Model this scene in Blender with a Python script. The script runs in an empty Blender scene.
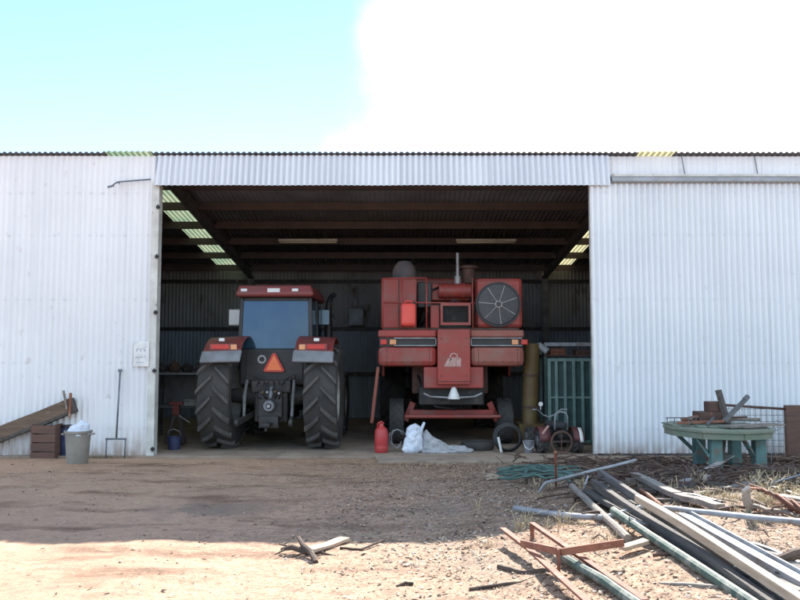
import bpy, math, random
import numpy as np
from mathutils import Vector, Matrix, noise
from math import sin, cos, pi, radians as R

random.seed(7)
DUST, SKYS, EXPO, CLOUD, BACK_FILL = 0.0, 0.10, 2.3, (6.0, 6.0, 6.2, 1), (3.4, 3.9, 3.95, 1)
rng = np.random.default_rng(11)
S = bpy.context.scene
COL = S.collection
V = Vector

# ------------------------------------------------------------------ camera
PITCH = R(4.29)
EYE = V((0, 0, 1.6))
cam_d = bpy.data.cameras.new('camera')
cam_d.lens = 36.0
cam_d.sensor_width = 36.0
cam_d.clip_end = 3000
cam = bpy.data.objects.new('camera', cam_d)
COL.objects.link(cam)
cam.location = EYE
cam.rotation_euler = (pi/2 + PITCH, 0, 0)
S.camera = cam

# ------------------------------------------------------------------ terrain height
def sst(a, b, x):
    t = min(1.0, max(0.0, (x-a)/(b-a)))
    return t*t*(3-2*t)

def mound(x, y):
    m = 0.36*sst(0.2, 3.2, x)*sst(11.3, 8.2, y)*sst(1.5, 4.5, y)
    m += 0.03*sst(0.8, 3.0, x)*sst(13.2, 12.0, y)*sst(9, 11, y)
    return m

def H(x, y):
    far = sst(30, 14, abs(x))*sst(-14, 0, y)
    h = mound(x, y)
    n = noise.noise(V((x*0.45, y*0.45, 3.1)))*0.020 + noise.noise(V((x*1.7, y*1.7, 9.0)))*0.022
    near = sst(13.4, 12.2, y)
    h += n*near*far
    # wheel ruts leading out of the shed
    for cx in (-3.3, -1.35):
        h -= 0.018*math.exp(-((x-cx-0.05*(13-y))/0.28)**2)*near*far
    if y > 13.2:
        h = min(h, 0) - 0.06
    return h

def pick(px, py, dz=0.0):
    """point of the ground, raised by dz, seen along a given direction"""
    u = (px-400)/600.0
    w = (300-py)/600.0
    d = V((u, cos(PITCH)-w*sin(PITCH), sin(PITCH)+w*cos(PITCH)))
    t, st = 2.0, 0.05
    for _ in range(700):
        p = EYE+d*t
        if p.z <= mound(p.x, p.y)+dz:
            break
        t += st
    return EYE+d*t

def at(px, py, Y):
    u = (px-400)/600.0
    w = (300-py)/600.0
    d = V((u, cos(PITCH)-w*sin(PITCH), sin(PITCH)+w*cos(PITCH)))
    return EYE+d*(Y/d.y)

# ------------------------------------------------------------------ materials
MATS = {}
def pm(name, c1, c2=None, scale=4.0, rough=0.7, metal=0.0, bump=0.0, bscale=30.0,
       stretch=(1, 1, 1), spots=None, spot_scale=9.0, spot_lo=0.58, spot_hi=0.68, ior=None, detail=6.0):
    if name in MATS:
        return MATS[name]
    m = bpy.data.materials.new(name)
    m.use_nodes = True
    nt = m.node_tree
    N, L = nt.nodes, nt.links
    b = N['Principled BSDF']
    b.inputs['Roughness'].default_value = rough
    b.inputs['Metallic'].default_value = metal
    if ior:
        b.inputs['IOR'].default_value = ior
    tc = N.new('ShaderNodeTexCoord')
    mp = N.new('ShaderNodeMapping')
    mp.inputs['Scale'].default_value = stretch
    L.new(tc.outputs['Object'], mp.inputs['Vector'])
    c2 = c2 or tuple(k*0.7 for k in c1)
    nz = N.new('ShaderNodeTexNoise')
    nz.inputs['Scale'].default_value = scale
    nz.inputs['Detail'].default_value = detail
    L.new(mp.outputs['Vector'], nz.inputs['Vector'])
    rp = N.new('ShaderNodeValToRGB')
    rp.color_ramp.elements[0].position = 0.33
    rp.color_ramp.elements[1].position = 0.67
    rp.color_ramp.elements[0].color = (*c1, 1)
    rp.color_ramp.elements[1].color = (*c2, 1)
    L.new(nz.outputs['Fac'], rp.inputs['Fac'])
    out = rp.outputs['Color']
    if spots:
        n2 = N.new('ShaderNodeTexNoise')
        n2.inputs['Scale'].default_value = spot_scale
        n2.inputs['Detail'].default_value = 8
        n2.inputs['Roughness'].default_value = 0.65
        L.new(mp.outputs['Vector'], n2.inputs['Vector'])
        r2 = N.new('ShaderNodeMapRange')
        r2.inputs['From Min'].default_value = spot_lo
        r2.inputs['From Max'].default_value = spot_hi
        L.new(n2.outputs['Fac'], r2.inputs['Value'])
        mx = N.new('ShaderNodeMix')
        mx.data_type = 'RGBA'
        L.new(r2.outputs['Result'], mx.inputs['Factor'])
        L.new(out, mx.inputs['A'])
        mx.inputs['B'].default_value = (*spots, 1)
        out = mx.outputs['Result']
    L.new(out, b.inputs['Base Color'])
    if bump:
        n3 = N.new('ShaderNodeTexNoise')
        n3.inputs['Scale'].default_value = bscale
        n3.inputs['Detail'].default_value = 5
        L.new(mp.outputs['Vector'], n3.inputs['Vector'])
        bp = N.new('ShaderNodeBump')
        bp.inputs['Strength'].default_value = bump
        bp.inputs['Distance'].default_value = 0.01
        L.new(n3.outputs['Fac'], bp.inputs['Height'])
        L.new(bp.outputs['Normal'], b.inputs['Normal'])
    MATS[name] = m
    return m

def sheet_mat(name, base, dirt, rust, rust_amt, rough=0.5, groove_shade=0.25):
    """painted corrugated sheet: vertical streaks, screw lines, grubby patches, rust at the foot"""
    m = bpy.data.materials.new(name)
    m.use_nodes = True
    N, L = m.node_tree.nodes, m.node_tree.links
    b = N['Principled BSDF']
    b.inputs['Roughness'].default_value = rough
    tc = N.new('ShaderNodeTexCoord')
    def mapped(s):
        k = N.new('ShaderNodeMapping'); k.inputs['Scale'].default_value = s
        L.new(tc.outputs['Object'], k.inputs['Vector']); return k.outputs['Vector']
    def nz(vec, sc, det=5.0):
        k = N.new('ShaderNodeTexNoise'); k.inputs['Scale'].default_value = sc; k.inputs['Detail'].default_value = det
        L.new(vec, k.inputs['Vector']); return k.outputs['Fac']
    def mr(v, a, c, lo=0.0, hi=1.0):
        k = N.new('ShaderNodeMapRange'); k.inputs['From Min'].default_value = a; k.inputs['From Max'].default_value = c
        k.inputs['To Min'].default_value = lo; k.inputs['To Max'].default_value = hi
        L.new(v, k.inputs['Value']); return k.outputs['Result']
    def math_(op, a, c):
        k = N.new('ShaderNodeMath'); k.operation = op
        for i, q in enumerate((a, c)):
            if isinstance(q, (int, float)): k.inputs[i].default_value = q
            else: L.new(q, k.inputs[i])
        return k.outputs[0]
    def mix(f, a, c):
        k = N.new('ShaderNodeMix'); k.data_type = 'RGBA'; L.new(f, k.inputs['Factor'])
        for key, q in (('A', a), ('B', c)):
            if isinstance(q, tuple): k.inputs[key].default_value = (*q, 1)
            else: L.new(q, k.inputs[key])
        return k.outputs['Result']
    sep = N.new('ShaderNodeSeparateXYZ'); L.new(tc.outputs['Object'], sep.inputs[0])
    streak = mr(nz(mapped((7, 1, 0.25)), 1.0), 0.45, 0.72, 0, 0.45)
    patch = mr(nz(mapped((1, 1, 1)), 0.7), 0.42, 0.7, 0, 0.5)
    # each 0.76 m wide sheet weathers its own way
    wn = N.new('ShaderNodeTexWhiteNoise'); wn.noise_dimensions = '1D'
    L.new(math_('FLOOR', math_('DIVIDE', sep.outputs['X'], 0.78), 0.0), wn.inputs['W'])
    sheetv = mr(wn.outputs['Value'], 0, 1, 0, 0.30)
    c = mix(streak, base, dirt)
    c = mix(patch, c, dirt)
    c = mix(sheetv, c, dirt)
    gv_ = math_('SINE', math_('MULTIPLY', sep.outputs['X'], 2*pi/0.1), 0.0)  # valley stripes: shading of the corrugations put into the sheet colour
    c = mix(math_('MULTIPLY', mr(gv_, -0.1, 0.95, 0, groove_shade), mr(nz(mapped((1.3, 1, .5)), 1.0), 0.3, 0.7, 0.5, 1.0)), c, (dirt[0]*.62, dirt[1]*.64, dirt[2]*.70))
    lap = math_('ABSOLUTE', math_('SUBTRACT', math_('FRACT', math_('DIVIDE', sep.outputs['X'], 0.78), 0.0), 0.5), 0.0)
    c = mix(math_('MULTIPLY', mr(lap, 0.488, 0.497, 0, 0.45), mr(nz(mapped((1, 1, .6)), 1.3), 0.35, 0.6, .15, 1.0)), c, (dirt[0]*.55, dirt[1]*.56, dirt[2]*.6))
    # screw rows
    for zr in (0.45, 1.55, 2.62, 3.72, 4.45):
        dz = math_('ABSOLUTE', math_('SUBTRACT', sep.outputs['Z'], zr), 0.0)
        row = mr(dz, 0.010, 0.034, 1.0, 0.0)
        fx = math_('ABSOLUTE', math_('SUBTRACT', math_('FRACT', math_('DIVIDE', sep.outputs['X'], 0.2), 0.0), 0.5), 0.0)
        dot = mr(fx, 0.06, 0.22, 1.0, 0.12)
        row = math_('MULTIPLY', math_('MULTIPLY', row, dot), mr(nz(mapped((2.5, 1, 2)), 1.0, 3), 0.35, 0.65, 0.03, 0.38))
        c = mix(row, c, (dirt[0]*0.7, dirt[1]*0.7, dirt[2]*0.72))
    # rust creeping up from the ground, ragged
    up = mr(sep.outputs['Z'], 0.0, 0.55, 1.0, 0.0)
    rg = math_('MULTIPLY', mr(nz(mapped((9, 9, 1.6)), 1.0), 0.38, 0.62), up)
    c = mix(math_('MULTIPLY', rg, rust_amt), c, rust)
    splash = math_('MULTIPLY', mr(sep.outputs['Z'], 0.0, 0.26, 1.0, 0.0), mr(nz(mapped((4, 4, 3)), 1.5, 6), 0.36, 0.66, 0.15, 0.9))
    c = mix(splash, c, (0.33, 0.23, 0.17))
    spt = mr(nz(mapped((3, 3, 2.2)), 2.0, 9), 0.66, 0.74, 0, 0.35*min(1, rust_amt*1.2))
    c = mix(spt, c, rust)
    L.new(c, b.inputs['Base Color'])
    bp = N.new('ShaderNodeBump'); bp.inputs['Strength'].default_value = 0.25; bp.inputs['Distance'].default_value = 0.03
    L.new(nz(mapped((1.2, 1, 0.8)), 1.6, 3), bp.inputs['Height'])
    L.new(bp.outputs['Normal'], b.inputs['Normal'])
    return m

M_white = sheet_mat('white_sheet', (0.84, 0.84, 0.84), (0.68, 0.685, 0.70), (0.30, 0.20, 0.15), 0.6, groove_shade=.10)
M_door = sheet_mat('door_sheet', (0.83, 0.85, 0.86), (0.69, 0.72, 0.74), (0.30, 0.22, 0.18), 0.4, groove_shade=.24)
M_fascia = sheet_mat('fascia_sheet', (0.74, 0.76, 0.79), (0.58, 0.60, 0.64), (0.3, 0.2, 0.15), 0.0, groove_shade=.6)
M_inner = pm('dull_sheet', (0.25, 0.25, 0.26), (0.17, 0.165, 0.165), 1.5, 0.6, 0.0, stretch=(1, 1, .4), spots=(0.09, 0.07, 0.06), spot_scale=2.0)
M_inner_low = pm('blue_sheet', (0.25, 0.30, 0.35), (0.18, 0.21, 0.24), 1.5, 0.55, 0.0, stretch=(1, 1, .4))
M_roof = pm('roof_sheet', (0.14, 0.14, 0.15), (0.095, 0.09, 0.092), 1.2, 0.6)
M_redox = pm('oxide_steel', (0.095, 0.068, 0.064), (0.065, 0.053, 0.052), 3.0, 0.7)
M_redox2 = pm('dull_red', (0.13, 0.035, 0.035), (0.08, 0.03, 0.03), 5.0, 0.6)
M_steel = pm('grey_steel', (0.16, 0.16, 0.165), (0.09, 0.085, 0.08), 5.0, 0.55, 0.3)
M_dark = pm('black_metal', (0.022, 0.022, 0.023), (0.045, 0.040, 0.036), 6.0, 0.6, spots=(0.10, 0.08, 0.065), spot_scale=5)
M_rail = pm('rail_steel', (0.20, 0.22, 0.25), (0.12, 0.13, 0.15), 5.0, 0.5, 0.3)
M_track = pm('track_steel', (0.36, 0.39, 0.42), (0.26, 0.28, 0.31), 5.0, 0.55)
M_jamb = pm('pale_jamb', (0.66, 0.66, 0.62), (0.48, 0.47, 0.43), 4.0, 0.6, spots=(0.28, 0.2, 0.15), spot_scale=6, spot_lo=.6, spot_hi=.7)
M_conc = pm('concrete', (0.38, 0.30, 0.235), (0.27, 0.205, 0.155), 1.8, 0.9, bump=0.5, bscale=60, spots=(0.16, 0.12, 0.095), spot_scale=2.6, spot_lo=.52, spot_hi=.72)
M_rubber = pm('tyre_rubber', (0.032, 0.031, 0.030), (0.06, 0.055, 0.050), 3.0, 0.85, bump=0.3, bscale=40)
M_lug = pm('dusty_lug', (0.115, 0.106, 0.097), (0.065, 0.06, 0.056), 4.0, 0.9, bump=0.3, bscale=40)
M_rim = pm('rim_silver', (0.42, 0.42, 0.41), (0.24, 0.22, 0.2), 5.0, 0.5, 0.2)
M_tred = pm('tractor_red', (0.22, 0.038, 0.038), (0.17, 0.055, 0.048), 4.0, 0.38)
M_cred = pm('combine_red', (0.36, 0.046, 0.034), (0.26, 0.050, 0.038), 2.0, 0.5, spots=(0.22, 0.115, 0.09), spot_scale=2.2, spot_lo=.5, spot_hi=.75)
M_cpink = pm('faded_red', (0.32, 0.105, 0.075), (0.26, 0.075, 0.055), 2.0, 0.55, spots=(0.25, 0.15, 0.115), spot_scale=2.5, spot_lo=.5, spot_hi=.75)
M_grey = pm('grey_plastic', (0.24, 0.25, 0.27), (0.15, 0.15, 0.16), 4.0, 0.55)
M_black = pm('black_plastic', (0.018, 0.018, 0.019), (0.03, 0.03, 0.03), 5.0, 0.5)
M_whitep = pm('white_paint', (0.80, 0.80, 0.78), (0.6, 0.6, 0.58), 8.0, 0.4)
M_cream = pm('cream_decal', (0.54, 0.35, 0.30), (0.40, 0.22, 0.19), 40.0, 0.5)
M_orange = pm('orange_reflector', (1.0, 0.235, 0.07), (0.96, 0.20, 0.06), 30.0, 0.4)
M_redref = pm('red_reflector', (0.60, 0.03, 0.02), (0.5, 0.025, 0.018), 30.0, 0.35)
M_amber = pm('amber_lens', (0.78, 0.36, 0.16), (0.62, 0.24, 0.10), 40.0, 0.25)
M_lamp = pm('lamp_glass', (0.80, 0.80, 0.78), (0.62, 0.62, 0.62), 40.0, 0.15)
M_lamp2 = pm('worn_white', (0.50, 0.50, 0.50), (0.32, 0.32, 0.33), 30.0, 0.5)
M_screen = pm('rotary_mesh', (0.10, 0.10, 0.105), (0.055, 0.053, 0.05), 60.0, 0.6, 0.2)
M_wood = pm('grey_timber', (0.30, 0.26, 0.215), (0.185, 0.155, 0.13), 3.0, 0.9, stretch=(9, 1.0, 9), bump=0.7, bscale=14)
M_pale = pm('pale_timber', (0.50, 0.40, 0.29), (0.37, 0.28, 0.19), 3.0, 0.85, stretch=(9, 1, 9), bump=0.5, bscale=12)
M_darkwood = pm('dark_timber', (0.115, 0.10, 0.085), (0.065, 0.055, 0.048), 3.0, 0.9, stretch=(7, 1, 7), bump=0.7, bscale=14)
M_greybeam = pm('grey_beam', (0.17, 0.155, 0.14), (0.095, 0.085, 0.078), 3.0, 0.9, stretch=(9, 1.0, 9), bump=0.7, bscale=14)
M_bleached = pm('bleached_board', (0.48, 0.45, 0.41), (0.34, 0.31, 0.28), 3.0, 0.9, stretch=(9, 1, 9), bump=0.5, bscale=14)
M_twig = pm('dark_twig', (0.06, 0.04, 0.03), (0.10, 0.068, 0.05), 8.0, 0.95, bump=0.6, bscale=40)
M_rust = pm('rusty_iron', (0.30, 0.125, 0.075), (0.19, 0.075, 0.045), 9.0, 0.85, bump=0.4, bscale=60, spots=(0.36, 0.24, 0.17), spot_scale=8)
M_drust = pm('dark_rust', (0.12, 0.062, 0.045), (0.07, 0.042, 0.034), 9.0, 0.85, bump=0.4, bscale=60)
M_galv = pm('galvanised_pipe', (0.37, 0.385, 0.40), (0.23, 0.235, 0.24), 6.0, 0.6, 0.25, spots=(0.20, 0.15, 0.12), spot_scale=7)
M_gpole = pm('green_pipe', (0.07, 0.115, 0.085), (0.045, 0.075, 0.06), 5.0, 0.7, spots=(0.20, 0.21, 0.17), spot_scale=9, spot_lo=.48, spot_hi=.62)
M_hose = pm('green_hose', (0.085, 0.17, 0.145), (0.06, 0.115, 0.10), 6.0, 0.5)
M_teal = pm('teal_paint', (0.14, 0.26, 0.235), (0.10, 0.175, 0.16), 6.0, 0.75, spots=(0.20, 0.165, 0.13), spot_scale=11, spot_lo=.52, spot_hi=.6, bump=.4, bscale=25)
M_moss = pm('mossy_boards', (0.17, 0.215, 0.15), (0.25, 0.245, 0.19), 5.0, 0.9, bump=0.6, bscale=30, spots=(0.12, 0.14, 0.08), spot_scale=5)
M_gboard = pm('green_grey_boards', (0.25, 0.28, 0.215), (0.15, 0.17, 0.13), 3.0, 0.9, stretch=(9, 1, 9), bump=0.7, bscale=14)
M_gate = pm('green_gate_paint', (0.05, 0.10, 0.09), (0.03, 0.065, 0.06), 5.0, 0.65)
M_gslat = pm('pale_green_slat', (0.17, 0.27, 0.24), (0.11, 0.18, 0.16), 5.0, 0.65)
M_ochre = pm('ochre_paint', (0.15, 0.10, 0.03), (0.10, 0.066, 0.026), 5.0, 0.6, spots=(0.16, 0.08, 0.03), spot_scale=5)
M_redcan = pm('red_plastic', (0.50, 0.045, 0.045), (0.42, 0.05, 0.05), 6.0, 0.4)
M_brightred = pm('bright_red_plastic', (0.78, 0.08, 0.055), (0.68, 0.07, 0.05), 6.0, 0.4)
M_bagw = pm('white_sack', (0.72, 0.76, 0.82), (0.55, 0.60, 0.70), 5.0, 0.55, bump=0.6, bscale=18)
M_bagg = pm('grey_sack', (0.42, 0.42, 0.43), (0.30, 0.30, 0.32), 14.0, 0.8, bump=0.8, bscale=18)
M_blue = pm('blue_plastic', (0.045, 0.06, 0.14), (0.03, 0.04, 0.10), 5.0, 0.5)
M_brown = pm('brown_wood', (0.16, 0.085, 0.06), (0.10, 0.058, 0.045), 3.0, 0.8, stretch=(1, 1, 8), bump=0.4, bscale=10)
M_bin = pm('khaki_bin', (0.285, 0.265, 0.225), (0.21, 0.19, 0.16), 5.0, 0.55)
M_bark = pm('bark', (0.105, 0.07, 0.05), (0.19, 0.13, 0.095), 8.0, 0.95, bump=0.8, bscale=40)
M_straw = pm('straw', (0.52, 0.43, 0.27), (0.40, 0.31, 0.18), 12.0, 0.9)
M_chip1 = pm('pale_chip', (0.50, 0.385, 0.27), (0.42, 0.30, 0.2), 20.0, 0.9)
M_chip2 = pm('brown_chip', (0.17, 0.105, 0.07), (0.11, 0.07, 0.048), 20.0, 0.9)
M_chip3 = pm('grey_chip', (0.36, 0.31, 0.27), (0.27, 0.22, 0.19), 20.0, 0.9)
M_bluesheet = pm('bluish_sheet', (0.42, 0.48, 0.55), (0.32, 0.36, 0.42), 4.0, 0.5)
M_tube = pm('lamp_tube', (0.75, 0.68, 0.55), (0.66, 0.58, 0.46), 6.0, 0.4)
M_seat = pm('seat_cloth', (0.03, 0.032, 0.036), (0.05, 0.05, 0.055), 12.0, 0.9)

def glass_mat():
    m = bpy.data.materials.new('sky_tinted_glass'); m.use_nodes = True
    N, L = m.node_tree.nodes, m.node_tree.links
    b = N['Principled BSDF']
    b.inputs['Base Color'].default_value = (0.75, 0.86, 0.92, 1)
    b.inputs['Roughness'].default_value = 0.11
    b.inputs['IOR'].default_value = 1.62
    b.inputs['Specular Tint'].default_value = (0.74, 0.88, 1.0, 1)
    b.inputs['Transmission Weight'].default_value = 0.35
    tc = N.new('ShaderNodeTexCoord')
    nz = N.new('ShaderNodeTexNoise'); nz.inputs['Scale'].default_value = 2.5; nz.inputs['Detail'].default_value = 4
    L.new(tc.outputs['Object'], nz.inputs['Vector'])
    rp = N.new('ShaderNodeValToRGB')
    rp.color_ramp.elements[0].color = (0.018, 0.05, 0.10, 1); rp.color_ramp.elements[0].position = .35  # blue sky reflection with paler streaks painted into the glass colour
    rp.color_ramp.elements[1].color = (0.05, 0.09, 0.13, 1); rp.color_ramp.elements[1].position = .7
    L.new(nz.outputs['Fac'], rp.inputs['Fac'])
    L.new(rp.outputs['Color'], b.inputs['Base Color'])
    return m
M_glass = glass_mat()

def sun_warm_mix(N, L, sp, rp):  # sun-struck warmth of the right-hand skylight put into its colour
    yx = N.new('ShaderNodeMapRange'); yx.inputs['From Min'].default_value = -1; yx.inputs['From Max'].default_value = 1; L.new(sp.outputs['X'], yx.inputs['Value'])
    ym = N.new('ShaderNodeMix'); ym.data_type = 'RGBA'; L.new(yx.outputs['Result'], ym.inputs['Factor']); L.new(rp.outputs['Color'], ym.inputs['A']); ym.inputs['B'].default_value = (0.46, 0.40, 0.22, 1)
    return ym.outputs['Result']
def skylight_mat():
    m = bpy.data.materials.new('translucent_sheet'); m.use_nodes = True
    N, L = m.node_tree.nodes, m.node_tree.links
    for n in list(N):
        if n.type == 'BSDF_PRINCIPLED': N.remove(n)
    out = [n for n in N if n.type == 'OUTPUT_MATERIAL'][0]
    tc = N.new('ShaderNodeTexCoord')
    nz = N.new('ShaderNodeTexNoise'); nz.inputs['Scale'].default_value = 1.6; nz.inputs['Detail'].default_value = 5
    L.new(tc.outputs['Object'], nz.inputs['Vector'])
    rp = N.new('ShaderNodeValToRGB')
    rp.color_ramp.elements[0].color = (0.17, 0.25, 0.155, 1); rp.color_ramp.elements[0].position = .35
    rp.color_ramp.elements[1].color = (0.33, 0.35, 0.22, 1); rp.color_ramp.elements[1].position = .7
    L.new(nz.outputs['Fac'], rp.inputs['Fac'])
    t = N.new('ShaderNodeBsdfTranslucent'); d = N.new('ShaderNodeBsdfDiffuse'); mx = N.new('ShaderNodeMixShader')
    mx.inputs[0].default_value = 0.4
    sp = N.new('ShaderNodeSeparateXYZ'); L.new(tc.outputs['Object'], sp.inputs[0])
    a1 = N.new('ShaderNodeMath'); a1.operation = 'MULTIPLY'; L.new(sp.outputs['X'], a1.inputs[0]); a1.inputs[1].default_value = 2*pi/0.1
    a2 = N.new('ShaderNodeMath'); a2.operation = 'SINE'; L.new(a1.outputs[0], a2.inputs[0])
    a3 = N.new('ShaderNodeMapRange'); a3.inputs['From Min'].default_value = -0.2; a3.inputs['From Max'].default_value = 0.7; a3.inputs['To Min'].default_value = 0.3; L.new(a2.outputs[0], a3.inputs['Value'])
    mu = N.new('ShaderNodeMix'); mu.data_type = 'RGBA'; L.new(a3.outputs['Result'], mu.inputs['Factor']); mu.inputs['A'].default_value = (0.06, 0.07, 0.045, 1); L.new(sun_warm_mix(N, L, sp, rp), mu.inputs['B'])  # sine stripes paint the corrugations' shading into the skylight colour
    L.new(mu.outputs['Result'], t.inputs['Color']); L.new(mu.outputs['Result'], d.inputs['Color'])
    L.new(t.outputs[0], mx.inputs[1]); L.new(d.outputs[0], mx.inputs[2]); L.new(mx.outputs[0], out.inputs['Surface'])
    return m
M_sky = skylight_mat()

# ------------------------------------------------------------------ mesh builder
def frame(d, up=V((0, 0, 1))):
    d = V(d).normalized()
    if abs(d.dot(up)) > 0.98:
        up = V((0, 1, 0)) if abs(d.y) < 0.9 else V((1, 0, 0))
    s = d.cross(up).normalized()
    u = s.cross(d).normalized()
    return s, d, u

class MB:
    def __init__(self):
        self.v, self.f, self.m = [], [], []
    def add(self, vs, fs, mi=0):
        o = len(self.v)
        self.v += [V(p) for p in vs]
        for q in fs:
            self.f.append([i+o for i in q]); self.m.append(mi)
        return self
    def box(self, x0, x1, y0, y1, z0, z1, mi=0, M=None):
        vs = [V((x, y, z)) for z in (z0, z1) for y in (y0, y1) for x in (x0, x1)]
        if M is not None: vs = [M @ p for p in vs]
        return self.add(vs, [(0, 2, 3, 1), (4, 5, 7, 6), (0, 1, 5, 4), (2, 6, 7, 3), (0, 4, 6, 2), (1, 3, 7, 5)], mi)
    def bar(self, p0, p1, w, h, mi=0, up=V((0, 0, 1)), seg=1, warp=0.0, taper=1.0):
        p0, p1 = V(p0), V(p1)
        s, d, u = frame(p1-p0, up)
        vs, fs = [], []
        for i in range(seg+1):
            t = i/seg
            c = p0.lerp(p1, t)
            if warp:
                c = c + u*(noise.noise(V((t*2.3, p0.x*3, p0.y*3)))*warp) + s*(noise.noise(V((t*2.1+9, p0.x*3, p0.y*5)))*warp)
            k = 1+(taper-1)*t
            for a, b in ((-1, -1), (1, -1), (1, 1), (-1, 1)):
                vs.append(c+s*(a*w/2*k)+u*(b*h/2*k))
        for i in range(seg):
            o = 4*i
            for k in range(4):
                fs.append((o+k, o+4+k, o+4+(k+1) % 4, o+(k+1) % 4))
        fs.append((0, 1, 2, 3)); o = 4*seg; fs.append((o+3, o+2, o+1, o))
        return self.add(vs, [tuple(reversed(q)) for q in fs], mi)
    def tube(self, pts, r, n=8, mi=0, cap=True):
        pts = [V(p) for p in pts]
        rr = r if isinstance(r, (list, tuple)) else [r]*len(pts)
        vs, fs = [], []
        s = None
        for i, p in enumerate(pts):
            d = (pts[min(i+1, len(pts)-1)]-pts[max(i-1, 0)])
            if d.length < 1e-6: d = V((0, 0, 1))
            d.normalize()
            if s is None:
                s, _, u = frame(d)
            else:
                s = (s-d*s.dot(d)).normalized()
            u = s.cross(d).normalized()
            for k in range(n):
                a = 2*pi*k/n
                vs.append(p+(s*cos(a)+u*sin(a))*rr[i])
        for i in range(len(pts)-1):
            for k in range(n):
                a, b = i*n+k, i*n+(k+1) % n
                fs.append((a, b, b+n, a+n))
        if cap:
            fs.append(tuple(range(n-1, -1, -1)))
            fs.append(tuple(range((len(pts)-1)*n, len(pts)*n)))
        return self.add(vs, fs, mi)
    def lathe(self, prof, n=32, o=V((0, 0, 0)), axis=V((0, 0, 1)), mi=0, close=False):
        ax = V(axis).normalized()
        s, _, u = frame(ax)
        o = V(o)
        vs, fs = [], []
        for (r, t) in prof:
            for k in range(n):
                a = 2*pi*k/n
                vs.append(o+ax*t+(s*cos(a)+u*sin(a))*max(r, 1e-4))
        P = len(prof)
        for i in range(P if close else P-1):
            j = (i+1) % P
            for k in range(n):
                fs.append((i*n+k, i*n+(k+1) % n, j*n+(k+1) % n, j*n+k))
        return self.add(vs, fs, mi)
    def prism(self, poly, t, M, mi=0):
        n = len(poly)
        vs = [M @ V((x, y, 0)) for x, y in poly]+[M @ V((x, y, t)) for x, y in poly]
        fs = [tuple(range(n-1, -1, -1)), tuple(range(n, 2*n))]
        for i in range(n):
            j = (i+1) % n
            fs.append((i, j, n+j, n+i))
        return self.add(vs, fs, mi)
    def lump(self, c, s, amp=0.15, freq=2.0, seed=0, n=18, mi=0, flat=-9, M=None):
        vs, fs = [], []
        c = V(c)
        for i in range(n+1):
            th = pi*i/n
            for k in range(2*n):
                ph = pi*k/n
                d = V((sin(th)*cos(ph), sin(th)*sin(ph), cos(th)))
                a = 1+amp*noise.noise(d*freq+V((seed, seed*1.7, 3)))+amp*0.4*noise.noise(d*freq*3+V((seed, 5, 3)))
                p = V((d.x*s[0]*a, d.y*s[1]*a, d.z*s[2]*a))
                if M is not None: p = M @ p
                p = p+c
                p.z = max(p.z, flat)
                vs.append(p)
        for i in range(n):
            for k in range(2*n):
                a, b = i*2*n+k, i*2*n+(k+1) % (2*n)
                fs.append((a, a+2*n, b+2*n, b))
        return self.add(vs, fs, mi)
    def build(self, name, mats, parent=None, bevel=0.0, smooth=False, loc=None, keep=False, base=True):
        me = bpy.data.meshes.new(name)
        vs = self.v
        org = V((0, 0, 0))
        if parent is None and base and not keep:
            xs = [p.x for p in vs]; ys = [p.y for p in vs]; zs = [p.z for p in vs]
            org = V(((min(xs)+max(xs))/2, (min(ys)+max(ys))/2, min(zs)))
            vs = [p-org for p in vs]
        me.from_pydata([tuple(p) for p in vs], [], self.f)
        mats = mats if isinstance(mats, (list, tuple)) else [mats]
        for m in mats: me.materials.append(m)
        if len(mats) > 1:
            me.polygons.foreach_set('material_index', self.m)
        if smooth:
            me.polygons.foreach_set('use_smooth', [True]*len(me.polygons))
        me.update()
        o = bpy.data.objects.new(name, me)
        COL.objects.link(o)
        o.location = org if loc is None else loc
        if parent is not None: o.parent = parent
        if bevel:
            bm = o.modifiers.new('bevel', 'BEVEL'); bm.width = bevel; bm.segments = 2; bm.limit_method = 'ANGLE'; bm.angle_limit = R(40)
        if smooth == 'auto':
            try: me.set_sharp_from_angle(angle=R(35))
            except Exception: pass
        return o

def crumple(v, k, f, seed):
    n1 = noise.noise(v*f+V((seed, 0, 0))); n2 = noise.noise(v*f*2.6+V((0, seed, 0)))
    return k*(abs(n1)*1.6-.4)+k*.45*(abs(n2)*1.6-.4)
def sack(shape, n, seed, k, f):
    """closed bag: shape(t, a) gives the outline point for height t and turn a, then creased"""
    vs, fs = [], []
    for i in range(n+1):
        for q in range(2*n):
            p_ = shape(i/n, 2*pi*q/(2*n))
            d_ = V((cos(2*pi*q/(2*n)), sin(2*pi*q/(2*n)), .3))
            p_ = p_+d_*crumple(p_, k, f, seed)
            p_.z = max(p_.z, .014)
            vs.append(p_)
    for i in range(n):
        for q in range(2*n):
            a_, b_ = i*2*n+q, i*2*n+(q+1) % (2*n)
            fs.append((a_, b_, b_+2*n, a_+2*n))
    fs.append(tuple(range(2*n-1, -1, -1))); fs.append(tuple(range(n*2*n, (n+1)*2*n)))
    return MB().add(vs, fs)
def tag(o, label, cat, group=None):
    o['label'] = label; o['category'] = cat
    if group: o['group'] = group
    return o
def thing(name, label, cat, loc=(0, 0, 0), rz=0.0, group=None):
    o = bpy.data.objects.new(name, None); COL.objects.link(o)
    o.empty_display_size = 0.2
    o.location = loc; o.rotation_euler = (0, 0, rz)
    return tag(o, label, cat, group)
def kind(o, k):
    o['kind'] = k; return o

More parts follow.
